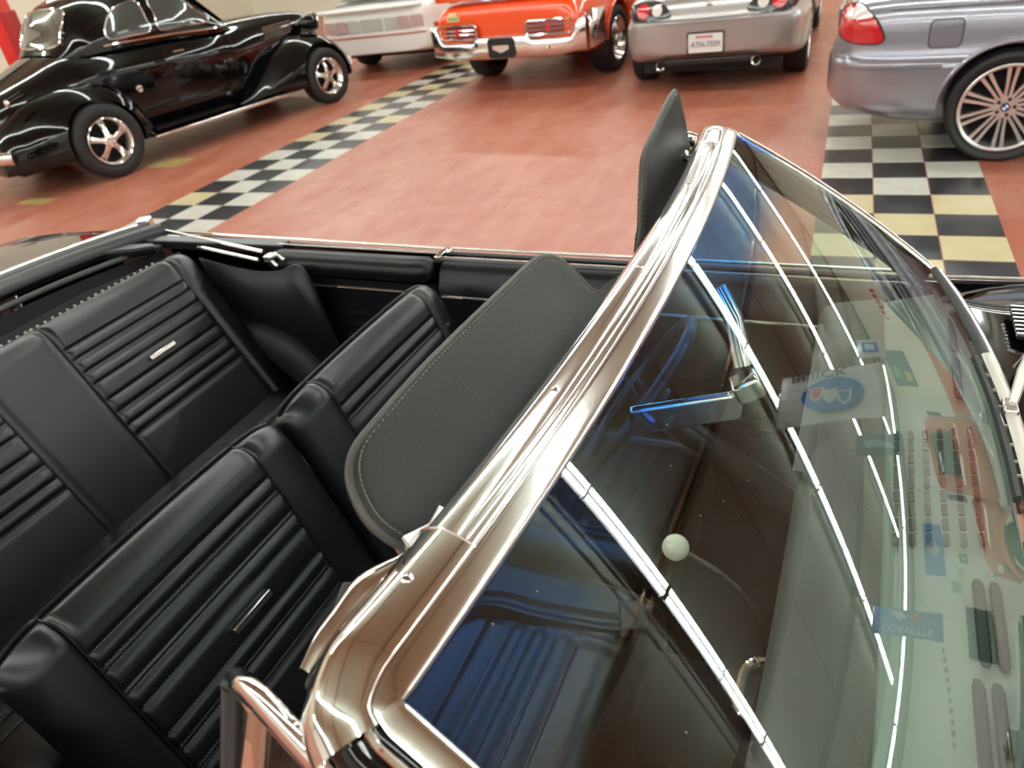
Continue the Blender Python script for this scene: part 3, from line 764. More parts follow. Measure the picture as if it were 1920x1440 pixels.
# cowl panel with air grille slats
rows = []
for i in range(13):
    row = []
    for k in range(41):
        u = -1+2*k/40; xw = W(u*.97, 1.0).x+.018; x = xw+(.705-xw)*i/12; row.append((x, u*.70, .962+(hood_z(.705, u*.72)-.962)*i/12-.012*math.sin(math.pi*i/12)-.03*sstep(.9,1,abs(u))))
    rows.append(row)
b = MB(); b.grid(rows); cowl = b.build('cowl_panel', paint_black, car)
for sd in (1, -1):
    b = MB(); b.box((.625, sd*.545, .9605), (.11,.115,.003)); b.build('cowl_vent', under_m, cowl, smooth=False)
    for k in range(8):
        b = MB(); b.box((.625, sd*(.492+.0150*k), .9665), (.112,.0048,.007)); b.build('vent_slat', chrome_worn, cowl, smooth=False, bevel=.001)
# front end
b = MB(); b.grid([[(2.32,-.82+1.64*k/16,.80),(2.36,-.82+1.64*k/16,.6),(2.30,-.82+1.64*k/16,.30)] for k in range(17)]); b.build('grille_panel', under_m, car)
b = MB(); b.tube([(2.2,-.92,.47),(2.38,-.82,.47),(2.44,0,.47),(2.38,.82,.47),(2.2,.92,.47)], .055, n=12, sz=1.3); b.build('front_bumper', chrome, car)
b = MB(); b.box((-.3,0,.22), (4.9,1.5,.06)); b.build('underbody', under_m, car, smooth=False)

# ---- dashboard
dash_pad = mat('dash_pad', (.075,.075,.068), .48, bump=(230, .5, .0012))
dash_paint = mat('dash_paint', (.20,.22,.20), .35, bump=(300, .1, .0006))
ys_ = [-.70+1.4*k/60 for k in range(61)]
def dx(y): return .03*(1-(y/.72)**2)
prof = [(.225,.70),(.222,.80),(.224,.862),(.236,.886),(.252,.896),(.30,.905),(.335,.910),(.348,.908)]
b = MB(); b.grid([[(px+dx(y)*.4+.012, y, pz) for (px, pz) in prof] for y in ys_]); dash = b.build('dashboard_pad', dash_pad, car, ang=70); tag(dash, 'dark grey grained dashboard pad under the windshield')
b = MB(); b.grid([[(.358+dx(y)*.4, y, .905), (.40+dx(y)*.7, y, .918), (.45+dx(y), y, .932), (min(.452+dx(y)*2.7, W(y/.72,1).x-.012), y, .951)] for y in ys_]); dt = b.build('dashboard_top', dash_paint, car)
b = MB(); b.grid([[(.235+dx(y)*.4,y,.70),(.26,y,.55),(.40,y,.45)] for y in ys_]); b.build('dashboard_face', under_m, car)
# speaker grille: slots as recessed dark inlays framed by raised ribs
slot_m = mat('slot_dark', (.02,.025,.022), .6)
slot_me = None
for i in range(6):
    for j in range(9):
        x = .388+.0195*i; y = -.030+.030*j; z = interp([(.37,.9095),(.41,.9185),(.46,.9325),(.51,.946),(.545,.951)], x-dx(y)*.0)
        if slot_me is None:
            bb = MB(); pts = []
            for k in range(12):
                a = 2*math.pi*k/12; pts.append((.0042*math.cos(a), .0042*math.sin(a)+(.0085 if math.sin(a) > 0 else -.0085), 0))
            bb.prism(pts, (0,0,.0015)); o = bb.build('grille_slot', slot_m, dt, smooth=False); slot_me = o.data
        else:
            o = bpy.data.objects.new('grille_slot', slot_me); COL.objects.link(o); o.parent = dt
        o.location = (x, y, z+.0025); o.rotation_euler = (0, R(-17), 0)
for (xv, ya, yb) in ((.475,-.235,-.105),(.493,-.235,-.105),(.466,-.385,-.255),(.484,-.385,-.255),(.475,.30,.43),(.475,.45,.58)):
    b = MB(); b.tube([(xv, ya, .944),(xv, ya+.01, .9445),(xv, yb-.01, .9445),(xv, yb, .944)], [.004,.0068,.0068,.004], n=8, sz=.6); b.build('defrost_vent', slot_m, dt)
# instrument hood, steering wheel, shifter, glove knob
b = MB(); b.grid([[(.24+.02*k, y, .885+.03*math.sin(math.pi*min(1,(y-.12)/.5))*math.sin(math.pi*k/5)) for k in range(6)] for y in [.12+.5*i/20 for i in range(21)]]); b.build('instrument_hood', dash_pad, dash)
sw_c = Vector((-.10,.39,.80)); sw_n = Vector((-.82,0,.57)).normalized(); sq = sw_n.to_track_quat('Z','Y')
b = MB(); b.tube([sw_c+sq@Vector((.195*math.cos(2*math.pi*k/48), .195*math.sin(2*math.pi*k/48), 0)) for k in range(48)], .0135, n=10, closed=True); swo = b.build('steering_wheel', black_plastic, car)
for a in (90, 210, 330):
    b = MB(); d = sq@Vector((math.cos(R(a)), math.sin(R(a)), 0)); b.tube([sw_c-sw_n*.03, sw_c-sw_n*.02+d*.10, sw_c+d*.188], .011, n=8, sx=1.6, sz=.5, upv=sw_n); b.build('wheel_spoke', chrome_worn, swo)
b = MB(); b.tube([sw_c-sw_n*.05, sw_c-sw_n*.015], [.055,.045], n=20); b.build('wheel_hub', black_plastic, swo)
b = MB(); b.tube([sw_c-sw_n*.05, sw_c-sw_n*.42], .03, n=14); b.build('steering_column', black_plastic, car)
kn = Vector((.080,-.02,.800))
b = MB(); b.tube(smooth_pts([kn, (.11,-.01,.775), (.155,.0,.735), (.20,.01,.67), (.225,.02,.58), (.235,.02,.44)], 6), .0052, n=8); lv = b.build('shift_lever', chrome, car)
b = MB(); b.lathe([(0,-.0225)]+[(.0225*math.cos(a), .0225*math.sin(a)) for a in [-math.pi/2+math.pi*k/14 for k in range(1,14)]]+[(0,.0225)], n=24, axis='z'); o = b.build('shift_knob', mat('ivory_knob', (.72,.66,.52), .18, coat=.6), lv); o.location = kn; tag(o, 'round ivory shift knob')
b = MB(); b.tube([Vector((.258,-.245,.815))+Vector((.040*math.copysign(abs(math.sin(a))**.55, math.sin(a)), .046*math.copysign(abs(math.cos(a))**.55, math.cos(a)), .018*math.copysign(abs(math.sin(a))**.55, math.sin(a)))) for a in [2*math.pi*k/32 for k in range(32)]], .007, n=8, closed=True); b.build('chrome_ring', chrome, dash)

# ---- wipers
wiper_m = mat('wiper_arm_metal', (.55,.52,.46), .35, .6)
def wiper(pts_blade, pivot, joint):
    b = MB(); bl = smooth_pts(pts_blade, 6); b.tube([p+Vector((-.006,0,.006)) for p in bl], .0055, n=6, sz=1.4); o = b.build('wiper_blade', dark_grey, car)
    b = MB(); b.tube([p+Vector((.010,0,.015)) for p in bl], .0062, n=8, sx=1.4, sz=.6); b.build('blade_holder', wiper_m, o)
    for k in range(3, len(bl)-2, 2):
        b = MB(); b.box(bl[k]+Vector((.002,0,.0125)), (.009,.002,.004)); b.build('blade_rib', wiper_m, o, smooth=False)
    b = MB(); b.tube([Vector(pivot), Vector(pivot).lerp(Vector(joint), .5)+Vector((0,0,.012)), Vector(joint)+Vector((.008,0,.026))], [.0095,.007,.005], n=8, sx=1.3); b.build('wiper_arm', wiper_m, o)
    b = MB(); b.box(Vector(joint)+Vector((.006,0,.022)), (.020,.034,.011)); b.build('arm_clip', chrome_worn, o, bevel=.003)
    b = MB(); b.lathe([(0,.02),(.012,.018),(.014,0),(.014,-.02)], n=14, axis='z', c=pivot); b.build('wiper_pivot', chrome_worn, o)
wiper([W(.46,.93), W(.30,.945), W(.12,.955), W(.0,.96)], (.600,.47,.965), W(.26,.955))
wiper([W(-.28,.95), W(-.45,.95), W(-.62,.94), W(-.75,.93)], (.600,-.20,.965), W(-.5,.955))

# wheels of the convertible
def simple_wheel(parent, loc, sd, r, wdt, rim_r, style, nsp=5, rim_mat=None, tirename='tire'):
    """sd=+1: outer face toward +y"""
    rim_mat = rim_mat or chrome_worn
    b = MB(); hw = wdt/2; t = r-rim_r
    b.lathe([(rim_r,-hw*.78),(rim_r+t*.25,-hw*.96),(rim_r+t*.62,-hw*1.02),(r-t*.10,-hw*.88),(r-.004,-hw*.72),(r,-hw*.35),(r,hw*.35),(r-.004,hw*.72),(r-t*.10,hw*.88),(rim_r+t*.62,hw*1.02),(rim_r+t*.25,hw*.96),(rim_r,hw*.78)], n=48)
    o = b.build(tirename, tire_m, parent); o.location = loc; o.scale = (1, sd, 1)
    if style == 'mag':
        b = MB(); b.lathe([(rim_r*1.0,hw*.80),(rim_r*1.02,hw*.95),(rim_r*.985,hw*.99),(rim_r*.95,hw*.93),(rim_r*.88,hw*.62),(rim_r*.80,hw*.42),(rim_r*.765,hw*.24),(rim_r*.80,-hw*.4)], n=48); b.build('rim', rim_mat, o)
    else: b = MB(); b.lathe([(rim_r*1.0,hw*.80),(rim_r*1.0,hw*.93),(rim_r*.97,hw*.96),(rim_r*.92,hw*.90),(rim_r*.90,hw*.76),(rim_r*.88,hw*.30),(rim_r*.86,-hw*.5),(rim_r*.95,-hw*.8)], n=48); b.build('rim', rim_mat, o)
    b = MB(); b.lathe([(0,-hw*.25),(rim_r*.9,-hw*.25)], n=32); b.build('brake_disc', under_m, o)
    if style == 'mag':
        for k in range(nsp):
            a = 2*math.pi*(k+.25)/nsp; c, s_ = math.cos(a), math.sin(a); b = MB()
            def q(rr, tt, h): return (c*rr-s_*tt, h, s_*rr+c*tt)
            rows = [[q(rr, -ww, hh-.02), q(rr, -ww*.85, hh+.012), q(rr, 0, hh+.02), q(rr, ww*.85, hh+.012), q(rr, ww, hh-.02)] for rr, ww, hh in ((.045,.032,hw*.62),(rim_r*.42,.028,hw*.58),(rim_r*.62,.028,hw*.46),(rim_r*.78,.034,hw*.30))]
            b.grid(rows); b.build('spoke', rim_mat, o, ang=60)
        b = MB(); b.lathe([(0,hw*.92),(.028,hw*.90),(.034,hw*.80),(.060,hw*.74),(.066,hw*.55)], n=20); b.build('hub_cap', rim_mat, o)
        for k in range(5):
            a = 2*math.pi*(k+.75)/5; b = MB(); b.lathe([(0,.012),(.009,.010),(.010,0)], n=8, c=(.048*math.cos(a), hw*.76, .048*math.sin(a))); b.build('lug_nut', chrome, o)
    elif style == 'twin':
        for k in range(nsp):
            for off in (-1, 1):
                a = 2*math.pi*(k+.5)/nsp; c, s_ = math.cos(a), math.sin(a); b = MB()
                def q(rr, tt, h): return (c*rr-s_*tt, h, s_*rr+c*tt)
                rows = [[q(rr, tt-ww, hh-.03), q(rr, tt-ww*.8, hh), q(rr, tt+ww*.8, hh), q(rr, tt+ww, hh-.03)] for rr, tt, ww, hh in ((.055,off*.0125,.0110,hw*.58),(rim_r*.55,off*.0155,.0105,hw*.66),(rim_r*.90,off*.0225,.0135,hw*.80))]
                b.grid(rows); b.build('spoke', rim_mat, o, ang=60)
        b = MB(); b.lathe([(0,hw*.64),(.026,hw*.64),(.030,hw*.60),(.062,hw*.60),(.072,hw*.40)], n=24); b.build('hub', rim_mat, o)
        for k in range(5):
            a = 2*math.pi*k/5; b = MB(); b.lathe([(0,.006),(.010,.005),(.010,0)], n=8, c=(.048*math.cos(a), hw*.60, .048*math.sin(a))); b.build('lug_bolt', under_m, o)
    return o
for x, sd in ((1.32,1),(1.32,-1),(-1.55,1),(-1.55,-1)):
    simple_wheel(car, (x, sd*.78, .33), sd, .33, .20, .19, 'mag')
# ------------------------------------------------------------------ parked cars behind the convertible
def loft_body(name, xs, halfsec, m, parent, sub=1, ends=True):
    """halfsec(x) -> list of (y,z) from bottom centre round the side to top centre"""
    b = MB(); rows = []
    for x in xs:
        h = halfsec(x); full_ = [(x, y, z) for (y, z) in h] + [(x, -y, z) for (y, z) in reversed(h[1:-1])]
        rows.append(full_)
    b.grid(rows, close_v=True)
    if ends:
        n = len(rows[0]); b.f.append(tuple(range(n))); b.f.append(tuple((len(rows)-1)*n+k for k in range(n)))
    return b.build(name, m, parent, sub=sub)
def patch(name, outline, fn, m, parent, off=.004, n=5, thick=0.0):
    """fill a smooth closed outline (a,b) with a ring grid laid on surface fn(a,b)->Vector, pushed out by off along +dir returned"""
    pts = outline; ca = sum(p[0] for p in pts)/len(pts); cb = sum(p[1] for p in pts)/len(pts); b = MB(); rows = []
    for k in range(n, 0, -1):
        f = k/n; rows.append([fn(ca+(p[0]-ca)*f, cb+(p[1]-cb)*f, off) for p in pts])
    b.grid(rows, close_v=True); c = len(b.v); b.v.append(tuple(fn(ca, cb, off))); m_ = len(pts); base = c-m_
    for j in range(m_): b.f.append((base+j, base+(j+1) % m_, c))
    return b.build(name, m, parent)
def ring(name, outline, fn, m, parent, r=.01, off=.004, n=6):
    b = MB(); b.tube([fn(p[0], p[1], off) for p in outline], r, n=n, closed=True, upv=(0,1,.1)); return b.build(name, m, parent)
def rrect(cx, cy, w_, h_, r, n=4):
    out = []
    for (sx, sy, a0) in ((1,1,0),(-1,1,90),(-1,-1,180),(1,-1,270)):
        for k in range(n+1):
            a = R(a0+90*k/n); out.append((cx+sx*(w_/2-r)+r*math.cos(a), cy+sy*(h_/2-r)+r*math.sin(a)))
    return out
dark_glass = glass_mat('car_window_glass', (.35,.37,.36), 1.75)
smoke_glass = mat('dark_window', (.05,.055,.05), .05, coat=1.0)
cabin_m = mat('cabin_dark', (.03,.03,.03), .7)
red_lamp = mat('red_lamp', (.55,.015,.02), .12, coat=1.0, bump=(90,.2,.003))
dark_red_lamp = mat('dark_red_lamp', (.22,.02,.03), .15, coat=1.0)
clear_lamp = mat('clear_lamp', (.72,.66,.62), .12, coat=1.0)
white_ink = mat('white_print', (.8,.8,.78), .5)

# ================= black pre-war coupe
cp = empty('vintage_coupe', (-7.109, 4.454, 0), R(74.9))
tag(cp, 'glossy black vintage coupe with rounded fenders and polished five spoke wheels', 'car')
bw = [(-.76,.28),(-.6,.46),(-.4,.56),(0,.65),(.6,.70),(1.2,.715),(1.7,.69),(2.0,.63),(2.4,.52),(3.0,.40),(3.3,.33),(3.42,.24)]
bt = [(-.76,.62),(-.6,.80),(-.4,.93),(-.1,1.04),(.22,1.14),(.6,1.15),(1.2,1.13),(1.9,1.085),(2.4,1.08),(3.0,1.045),(3.3,1.0),(3.42,.90)]
def cp_sec(x):
    w_, t_ = interp(bw, x), interp(bt, x); zb = .28; side = t_-.14 if x < 1.9 else t_-.20
    return [(0,zb),(w_*.6,zb),(w_*.92,zb+.02),(w_*.99,zb+.16),(w_, zb+.34),(w_*.99, side-.10),(w_*.95, side),(w_*.84, t_-.05),(w_*.62, t_-.012),(w_*.3, t_),(0, t_+.004)]
body = loft_body('body', [-.76,-.70,-.6,-.5,-.4,-.25,-.1,.1,.22,.4,.6,.9,1.2,1.5,1.7,1.9,2.0,2.2,2.4,2.7,3.0,3.2,3.32,3.40,3.42], cp_sec, paint_black, cp, sub=2)
gb = [(.12,.45),(.22,.56),(.4,.62),(.8,.655),(1.3,.655),(1.7,.62),(1.95,.56),(2.02,.50)]
gt = [(.12,1.13),(.2,1.22),(.3,1.40),(.42,1.52),(.6,1.585),(.9,1.625),(1.2,1.61),(1.48,1.55),(1.62,1.45),(1.8,1.27),(1.95,1.12),(2.02,1.06)]
def g_belt(x): return interp(bt, x)-.07
def roof_pt(x, a):
    wb, zt, zb = interp(gb, x), interp(gt, x), g_belt(x)
    return Vector((x, wb*max(0, math.cos(a))**.50, zb+(zt-zb)*max(0, math.sin(a))**.80))
def side_y(x, z):
    zt, zb = interp(gt, x), g_belt(x); f = (z-zb)/(zt-zb)
    if f >= 1: return 0
    if f <= 0: return interp(gb, x)
    return interp(gb, x)*math.cos(math.asin(f**(1/.80)))**.50
xs = [.12+1.90*i/48 for i in range(49)]
rows = []
for x in xs:
    half = [roof_pt(x, R(90)*k/16) for k in range(17)]; rows.append(half+[Vector((p.x,-p.y,p.z)) for p in reversed(half[:-1])])
b = MB(); b.grid(rows); rf = b.build('roof', paint_black, cp, ang=70)
def on_side(sd):
    def f(x, z, off): return Vector((x, sd*(side_y(x, z)+off), z+off*.3))
    return f
def on_rear(y, z, off):
    lo, hi = .12, 1.0
    for _ in range(30):
        mid = (lo+hi)/2
        if side_y(mid, z) > abs(y) and interp(gt, mid) > z: hi = mid
        else: lo = mid
    return Vector((hi-off, y, z+off*.4))
def sm2(pts, n=5): return [(p.x, p.y) for p in smooth_pts([(a, c, 0) for a, c in pts], n, closed=True)]
pale_glass = mat('reflecting_window', (.10,.10,.09), .03, coat=1.0, spec=1.0)
for sd in (-1, 1):
    q1 = sm2([(.60,1.17),(.57,1.24),(.64,1.34),(.76,1.42),(.90,1.45),(1.01,1.44),(1.02,1.30),(1.01,1.17),(.80,1.165)])
    q2 = sm2([(1.12,1.165),(1.12,1.30),(1.13,1.44),(1.30,1.455),(1.46,1.42),(1.60,1.28),(1.72,1.15),(1.40,1.15)])
    for q in (q1, q2):
        wn = patch('side_window', q, on_side(sd), smoke_glass, rf, off=.006); ring('window_trim', q, on_side(sd), chrome, wn, .008, .008)
    # belt moulding, door seams, handle
    b = MB(); b.tube([on_side(sd)(x, g_belt(x)+.045, .012) for x in [.50+1.45*k/20 for k in range(21)]], .009, n=6); b.build('belt_molding', chrome, body)
    for xd in (1.07, 1.90):
        b = MB(); b.tube([(xd, sd*(interp(bw, xd)*.955), 1.0), (xd-.02, sd*(interp(bw, xd)*1.003), .75), (xd-.05, sd*(interp(bw, xd)*.995), .42)], .004, n=5); b.build('door_seam', under_m, body)
    b = MB(); b.tube([(1.14, sd*.715, .955),(1.26, sd*.72, .95)], .012, n=8, sz=.8); b.build('door_handle', chrome, body)
    b = MB(); b.lathe([(0,.02),(.03,.016),(.036,.004),(.036,-.01)], n=18, axis='y'); o = b.build('fuel_cap', chrome, body); o.location = (.66, sd*.700, .70); o.scale = (1, sd, 1)
    # hood side louvre strips
    for k in range(5):
        b = MB(); z = .84+.028*k; b.tube([(2.42, sd*(interp(bw,2.42)*1.0), z), (2.9, sd*(interp(bw,2.9)*1.01), z)], .007, n=6); b.build('hood_louver', chrome_worn, body)
    # fenders
    def fender(nm, zt, yo, yi, zl, xs_, wheel):
        rows = []
        for x in xs_:
            t_, o_ = interp(zt, x), interp(yo, x); i_ = yi(x) if callable(yi) else yi; row = []
            for k in range(15):
                a = R(90)*k/14; row.append((x, sd*(i_+(o_-i_)*math.sin(a)**.75), zl+(t_-zl)*max(0, math.cos(a))**.62))
            row.append((x, sd*(o_-.012), zl-.02)); row.append((x, sd*(i_), zl-.02)); rows.append(row)
        b = MB(); b.grid(rows, close_v=True, cap=True); o = b.build(nm, paint_black, cp, ang=60)
        return cut(o, [cutter_cyl((wheel[0], sd*.80, wheel[2]), wheel[1], .46, cp)])
    rxs = [-.80+1.48*i/34 for i in range(35)]
    rfd = fender('rear_fender', [(-.80,.36),(-.74,.52),(-.6,.68),(-.3,.84),(.05,.90),(.32,.87),(.5,.74),(.60,.56),(.66,.40),(.68,.30)], [(-.80,.62),(-.6,.76),(-.2,.86),(.1,.885),(.4,.87),(.6,.80),(.68,.72)], .40, .28, rxs, (.11,.375,.36))
    fxs = [1.72+1.74*i/36 for i in range(37)]
    ffd = fender('front_fender', [(1.72,.30),(1.9,.38),(2.15,.54),(2.45,.72),(2.8,.81),(3.05,.80),(3.25,.72),(3.38,.58),(3.46,.42)], [(1.72,.72),(2.1,.80),(2.6,.865),(2.95,.89),(3.2,.87),(3.36,.80),(3.46,.68)], lambda x: max(.15, interp(bw, min(x,3.4))*.85), .28, fxs, (2.95,.36,.34))
    # running board with bright edge
    b = MB(); b.box((1.35, sd*.735, .255), (1.55,.25,.03)); rb = b.build('running_board', paint_black, cp, bevel=.008)
    b = MB(); b.tube([(.56, sd*.868, .258),(2.30, sd*.868, .262)], .012, n=8, sz=1.4); b.build('running_board_trim', chrome, rb)
    # head lamp and tail lamp
    b = MB(); b.lathe([(0,.16),(.05,.12),(.085,.02),(.095,-.06),(.088,-.075)], n=24, axis='x'); b.v = [(-x, y, z) for x, y, z in b.v]; o = b.build('headlight', paint_black, ffd); o.location = (3.12, sd*.50, .90)
    b = MB(); b.lathe([(.095,.062),(.10,.072),(.094,.084),(.0,.10)], n=24, axis='x'); o2 = b.build('headlight_rim', chrome, o)
    b = MB(); b.tube([(-.55, sd*.69, .86),(-.40, sd*.70, .905)], .028, n=10); o = b.build('tail_lamp', paint_black, rfd); b = MB(); b.lathe([(0,-.02),(.028,-.014),(.034,0),(.03,.01)], n=14, axis='x'); o2 = b.build('lamp_bezel', chrome, o); o2.location = (-.555, sd*.69, .858)
qr_ = sm2([(-.40,1.19),(-.44,1.26),(-.43,1.40),(-.36,1.475),(0,1.49),(.36,1.475),(.43,1.40),(.44,1.26),(.40,1.19),(0,1.175)])
wn = patch('rear_window', qr_, on_rear, pale_glass, rf, off=.006, n=6); ring('window_trim', qr_, on_rear, chrome, wn, .011, .010)
b = MB(); b.tube([on_rear(0, z, .004) for z in ()] or [(.16,0,1.135),(-.1,0,1.048),(-.4,0,.94),(-.6,0,.81)], .006, n=6); b.build('trunk_hinge_line', under_m, body)
b = MB(); b.tube([(-.72,-.72,.42),(-.88,-.55,.44),(-.93,0,.45),(-.88,.55,.44),(-.72,.72,.42)], .035, n=10, sz=1.6); b.build('rear_bumper', chrome, cp)
b = MB(); b.tube([(3.42,-.74,.40),(3.55,-.55,.42),(3.60,0,.43),(3.55,.55,.42),(3.42,.74,.40)], .03, n=10, sz=1.5); b.build('front_bumper', chrome, cp)
b = MB(); 
for k in range(9): b.tube([(3.36-.01*k,-.16+.01*k,.5+.05*k),(3.47-.01*k,0,.5+.05*k),(3.36-.01*k,.16-.01*k,.5+.05*k)], .009, n=6)
b.build('radiator_grille', chrome, cp)
b = MB(); b.box((1.3,0,.25), (3.9,1.1,.08)); b.build('underside', under_m, cp, smooth=False)
for (x, r_, wd, rr) in ((.11,.345,.25,.215),(2.95,.315,.20,.20)):
    for sd in (-1, 1): simple_wheel(cp, (x, sd*.755, r_), sd, r_, wd, rr, 'mag', rim_mat=alu if False else chrome_worn)
# windshield of the coupe
b = MB(); b.grid([[Vector((1.585+.36*k/6+.01, y*(.50+.03*k/6), 1.475-.37*k/6)) for y in (-1,-.5,0,.5,1)] for k in range(7)]); b.build('windshield', smoke_glass, rf)

# ================= grey two door on the right
gp = mat('grey_metallic', (.30,.29,.34), .28, .55, coat=1.0, spec=.5)
gr = empty('grey_coupe', (1.235, 5.33, 0), R(-3)); tag(gr, 'lavender grey coupe with ten twin spoke alloy wheels parked at the right edge', 'car')
gw = [(-1.06,.42),(-1.03,.58),(-.97,.70),(-.88,.79),(-.72,.845),(-.45,.875),(0,.89),(.5,.875),(1.5,.865),(2.4,.875),(3.0,.82),(3.3,.70),(3.45,.45)]
gtop = [(-1.06,.62),(-1.02,.72),(-.98,.90),(-.9,.955),(-.6,.975),(0,.965),(.5,.95),(1.8,.94),(2.3,.90),(3.0,.80),(3.3,.68),(3.45,.55)]
def gr_sec(x):
    w_, t_ = interp(gw, x), interp(gtop, x); zb = interp([(-1.06,.36),(-.9,.27),(-.5,.215),(0,.20),(2.5,.2),(3.45,.3)], x); bm = min(.60, t_-.06)
    wt = w_-.035*sstep(.0,.3,t_-.62)
    return [(0,zb),(w_*.65,zb),(w_*.93,zb+.015),(w_*.985,zb+.10),(w_*1.0,zb+.24),(w_*1.0,bm-.03),(w_*.992,bm),(wt*.975,bm+.03),(wt*.97,min(.80,t_-.04)),(wt*.94,max(bm+.05,t_-.075)),(wt*.86,t_-.025),(wt*.6,t_-.004),(0,t_+.006)]
gb_ = loft_body('body', [-1.06,-1.045,-1.02,-.97,-.90,-.80,-.65,-.5,-.3,-.1,.1,.3,.6,1.0,1.5,2.0,2.4,2.8,3.1,3.3,3.42,3.45], gr_sec, gp, gr, sub=2)
cut(gb_, [cutter_cyl((0, -.86, .32), .375, .5, gr, 48), cutter_cyl((0, .86, .32), .375, .5, gr, 48), cutter_cyl((2.73, -.86, .32), .365, .5, gr, 48), cutter_cyl((2.73, .86, .32), .365, .5, gr, 48)])
def g_side(sd):
    def f(x, z, off):
        h = gr_sec(x); y = interp(sorted([(zz, yy) for yy, zz in h[3:11]]), z); return Vector((x, sd*(y+off), z))
    return f
# soft roof / greenhouse
rows = []
for i in range(25):
    x = -.35+2.3*i/24; zt = interp([(-.35,.95),(-.1,1.10),(.3,1.30),(.8,1.37),(1.2,1.33),(1.6,1.15),(1.95,.93)], x); row = []
    for k in range(21):
        a = R(180)*k/20; row.append((x, .74*math.copysign(abs(math.cos(a))**.5, math.cos(a)), .93+(zt-.93)*math.sin(a)**.7))
    rows.append(row)
b = MB(); b.grid(rows); b.build('roof', gp, gr)
for sd in (-1, 1):
    q = sm2([(-.05,.98),(.2,1.14),(.55,1.25),(1.05,1.26),(1.35,1.15),(1.62,.98),(.8,.965)])
    b = MB(); ca = (.75,1.1); fn = lambda x, z, off: Vector((x, sd*(.745-.26*max(0,(z-.93)/.45)**2.2+off), z)); patch('side_window', q, fn, smoke_glass, gr, off=.012)
    lam = sm2([(-1.0,.80),(-.985,.895),(-.93,.935),(-.86,.925),(-.79,.865),(-.735,.78),(-.725,.735),(-.76,.715),(-.87,.715),(-.97,.74)], 4)
    lp = patch('tail_lamp', lam, g_side(sd), red_lamp, gb_, off=.010, n=5)
    lam2 = sm2([(-.985,.885),(-.93,.928),(-.86,.918),(-.80,.868),(-.90,.855),(-.985,.862)], 4); patch('clear_lens', lam2, g_side(sd), clear_lamp, lp, off=.0135, n=4)
    ring('lamp_seal', lam, g_side(sd), under_m, lp, .005, .006)
    fdq = rrect(-.385,.757,.175,.155,.028)
    if sd == -1: 
        fo = patch('fuel_door', fdq, g_side(sd), gp, gb_, off=.0045, n=4); ring('fuel_door_gap', fdq, g_side(sd), under_m, fo, .0032, .003)
    b = MB(); b.tube([g_side(sd)(x, .592, .008) for x in [-.98+.60*k/14 for k in range(15)]], .013, n=8, sz=1.3); b.build('bumper_strip', gp, gb_)
    b = MB(); b.tube([g_side(sd)(x, .622, .004) for x in [-1.0+.66*k/14 for k in range(15)]], .004, n=6); b.build('bumper_gap', under_m, gb_)
    b = MB(); pts = [(.39*math.cos(a), .32+.39*math.sin(a)) for a in [R(8+164*k/30) for k in range(31)]]
    b.tube([(x, sd*(interp(gw,x)+.002), z) for x, z in pts], .012, n=8); b.build('arch_flare', gp, gb_)
    b = MB(); b.tube([g_side(sd)(x, .905, .004) for x in [-.70+3*k/20 for k in range(21)]], .005, n=6); b.build('shoulder_line', gp, gb_)
b = MB(); b.box((-1.02,0,.80), (.02,.5,.10)); b.build('plate_recess', gp, gb_)
for yy in (.40,.50):
    b = MB(); b.lathe([(.030,-.08),(.038,.0),(.040,.05),(.034,.05),(.030,-.06)], n=18, axis='x'); b.v = [(-x, y, z) for x, y, z in b.v]; o = b.build('exhaust_tip', chrome, gr); o.location = (-1.0, yy, .31)
b = MB(); b.box((1.4,0,.24), (3.4,1.2,.08)); b.build('underside', under_m, gr, smooth=False)
wheel_silver = mat('alloy_silver', (.66,.64,.64), .25, .85)
for (x) in (0, 2.73):
    for sd in (-1, 1):
        o = simple_wheel(gr, (x, sd*.775, .325), sd, .325, .235, .258, 'twin', nsp=10, rim_mat=wheel_silver)
        b = MB(); b.lathe([(0,.0),(.024,.0)], n=24, c=(0,.0795,0)); e_ = b.build('wheel_badge', mat('badge_rim', (.03,.03,.035), .2), o)
        for kq in range(4):
            bb = MB(); pts = [(0,.0805,0)]+[(.016*math.cos(R(90*kq+90*t/6)), .0805, .016*math.sin(R(90*kq+90*t/6))) for t in range(7)]; bb.add(pts, [tuple(range(8))]); oo = bb.build('badge_quarter', mat('badge_blue', (.02,.10,.45), .2) if kq % 2 else white_ink, o, smooth=False)
b = MB(); b.grid([[Vector((1.30+.62*k/5, y*(.55+.12*k/5), 1.32-.385*k/5)) for y in (-1,-.5,0,.5,1)] for k in range(6)]); b.build('windshield', smoke_glass, gr)

# ================= silver roadster
sv = empty('silver_roadster', (-.93, 7.45, 0), R(90)); tag(sv, 'silver roadster seen from behind with twin exhausts and a license plate', 'car')
sp = mat('silver_metallic', (.40,.37,.36), .30, .6, coat=1.0)
sw_ = [(-.80,.40),(-.775,.60),(-.72,.74),(-.62,.81),(-.4,.855),(0,.875),(.6,.85),(1.6,.84),(2.4,.87),(2.9,.78),(3.1,.55)]
st_ = [(-.80,.66),(-.77,.74),(-.70,.83),(-.55,.875),(0,.89),(.6,.86),(1.5,.86),(2.0,.84),(2.6,.76),(3.0,.62),(3.1,.55)]
def sv_sec(x):
    w_, t_ = interp(sw_, x), interp(st_, x); zb = interp([(-.80,.36),(-.7,.30),(-.4,.22),(0,.18),(2.6,.18),(3.1,.3)], x)
    return [(0,zb),(w_*.65,zb),(w_*.93,zb+.01),(w_*.99,zb+.09),(w_*1.0,zb+.20),(w_*1.0,.58),(w_*.985,.62),(w_*.955,.645),(w_*.94,max(.66,t_-.09)),(w_*.88,t_-.035),(w_*.6,t_-.01),(0,t_)]
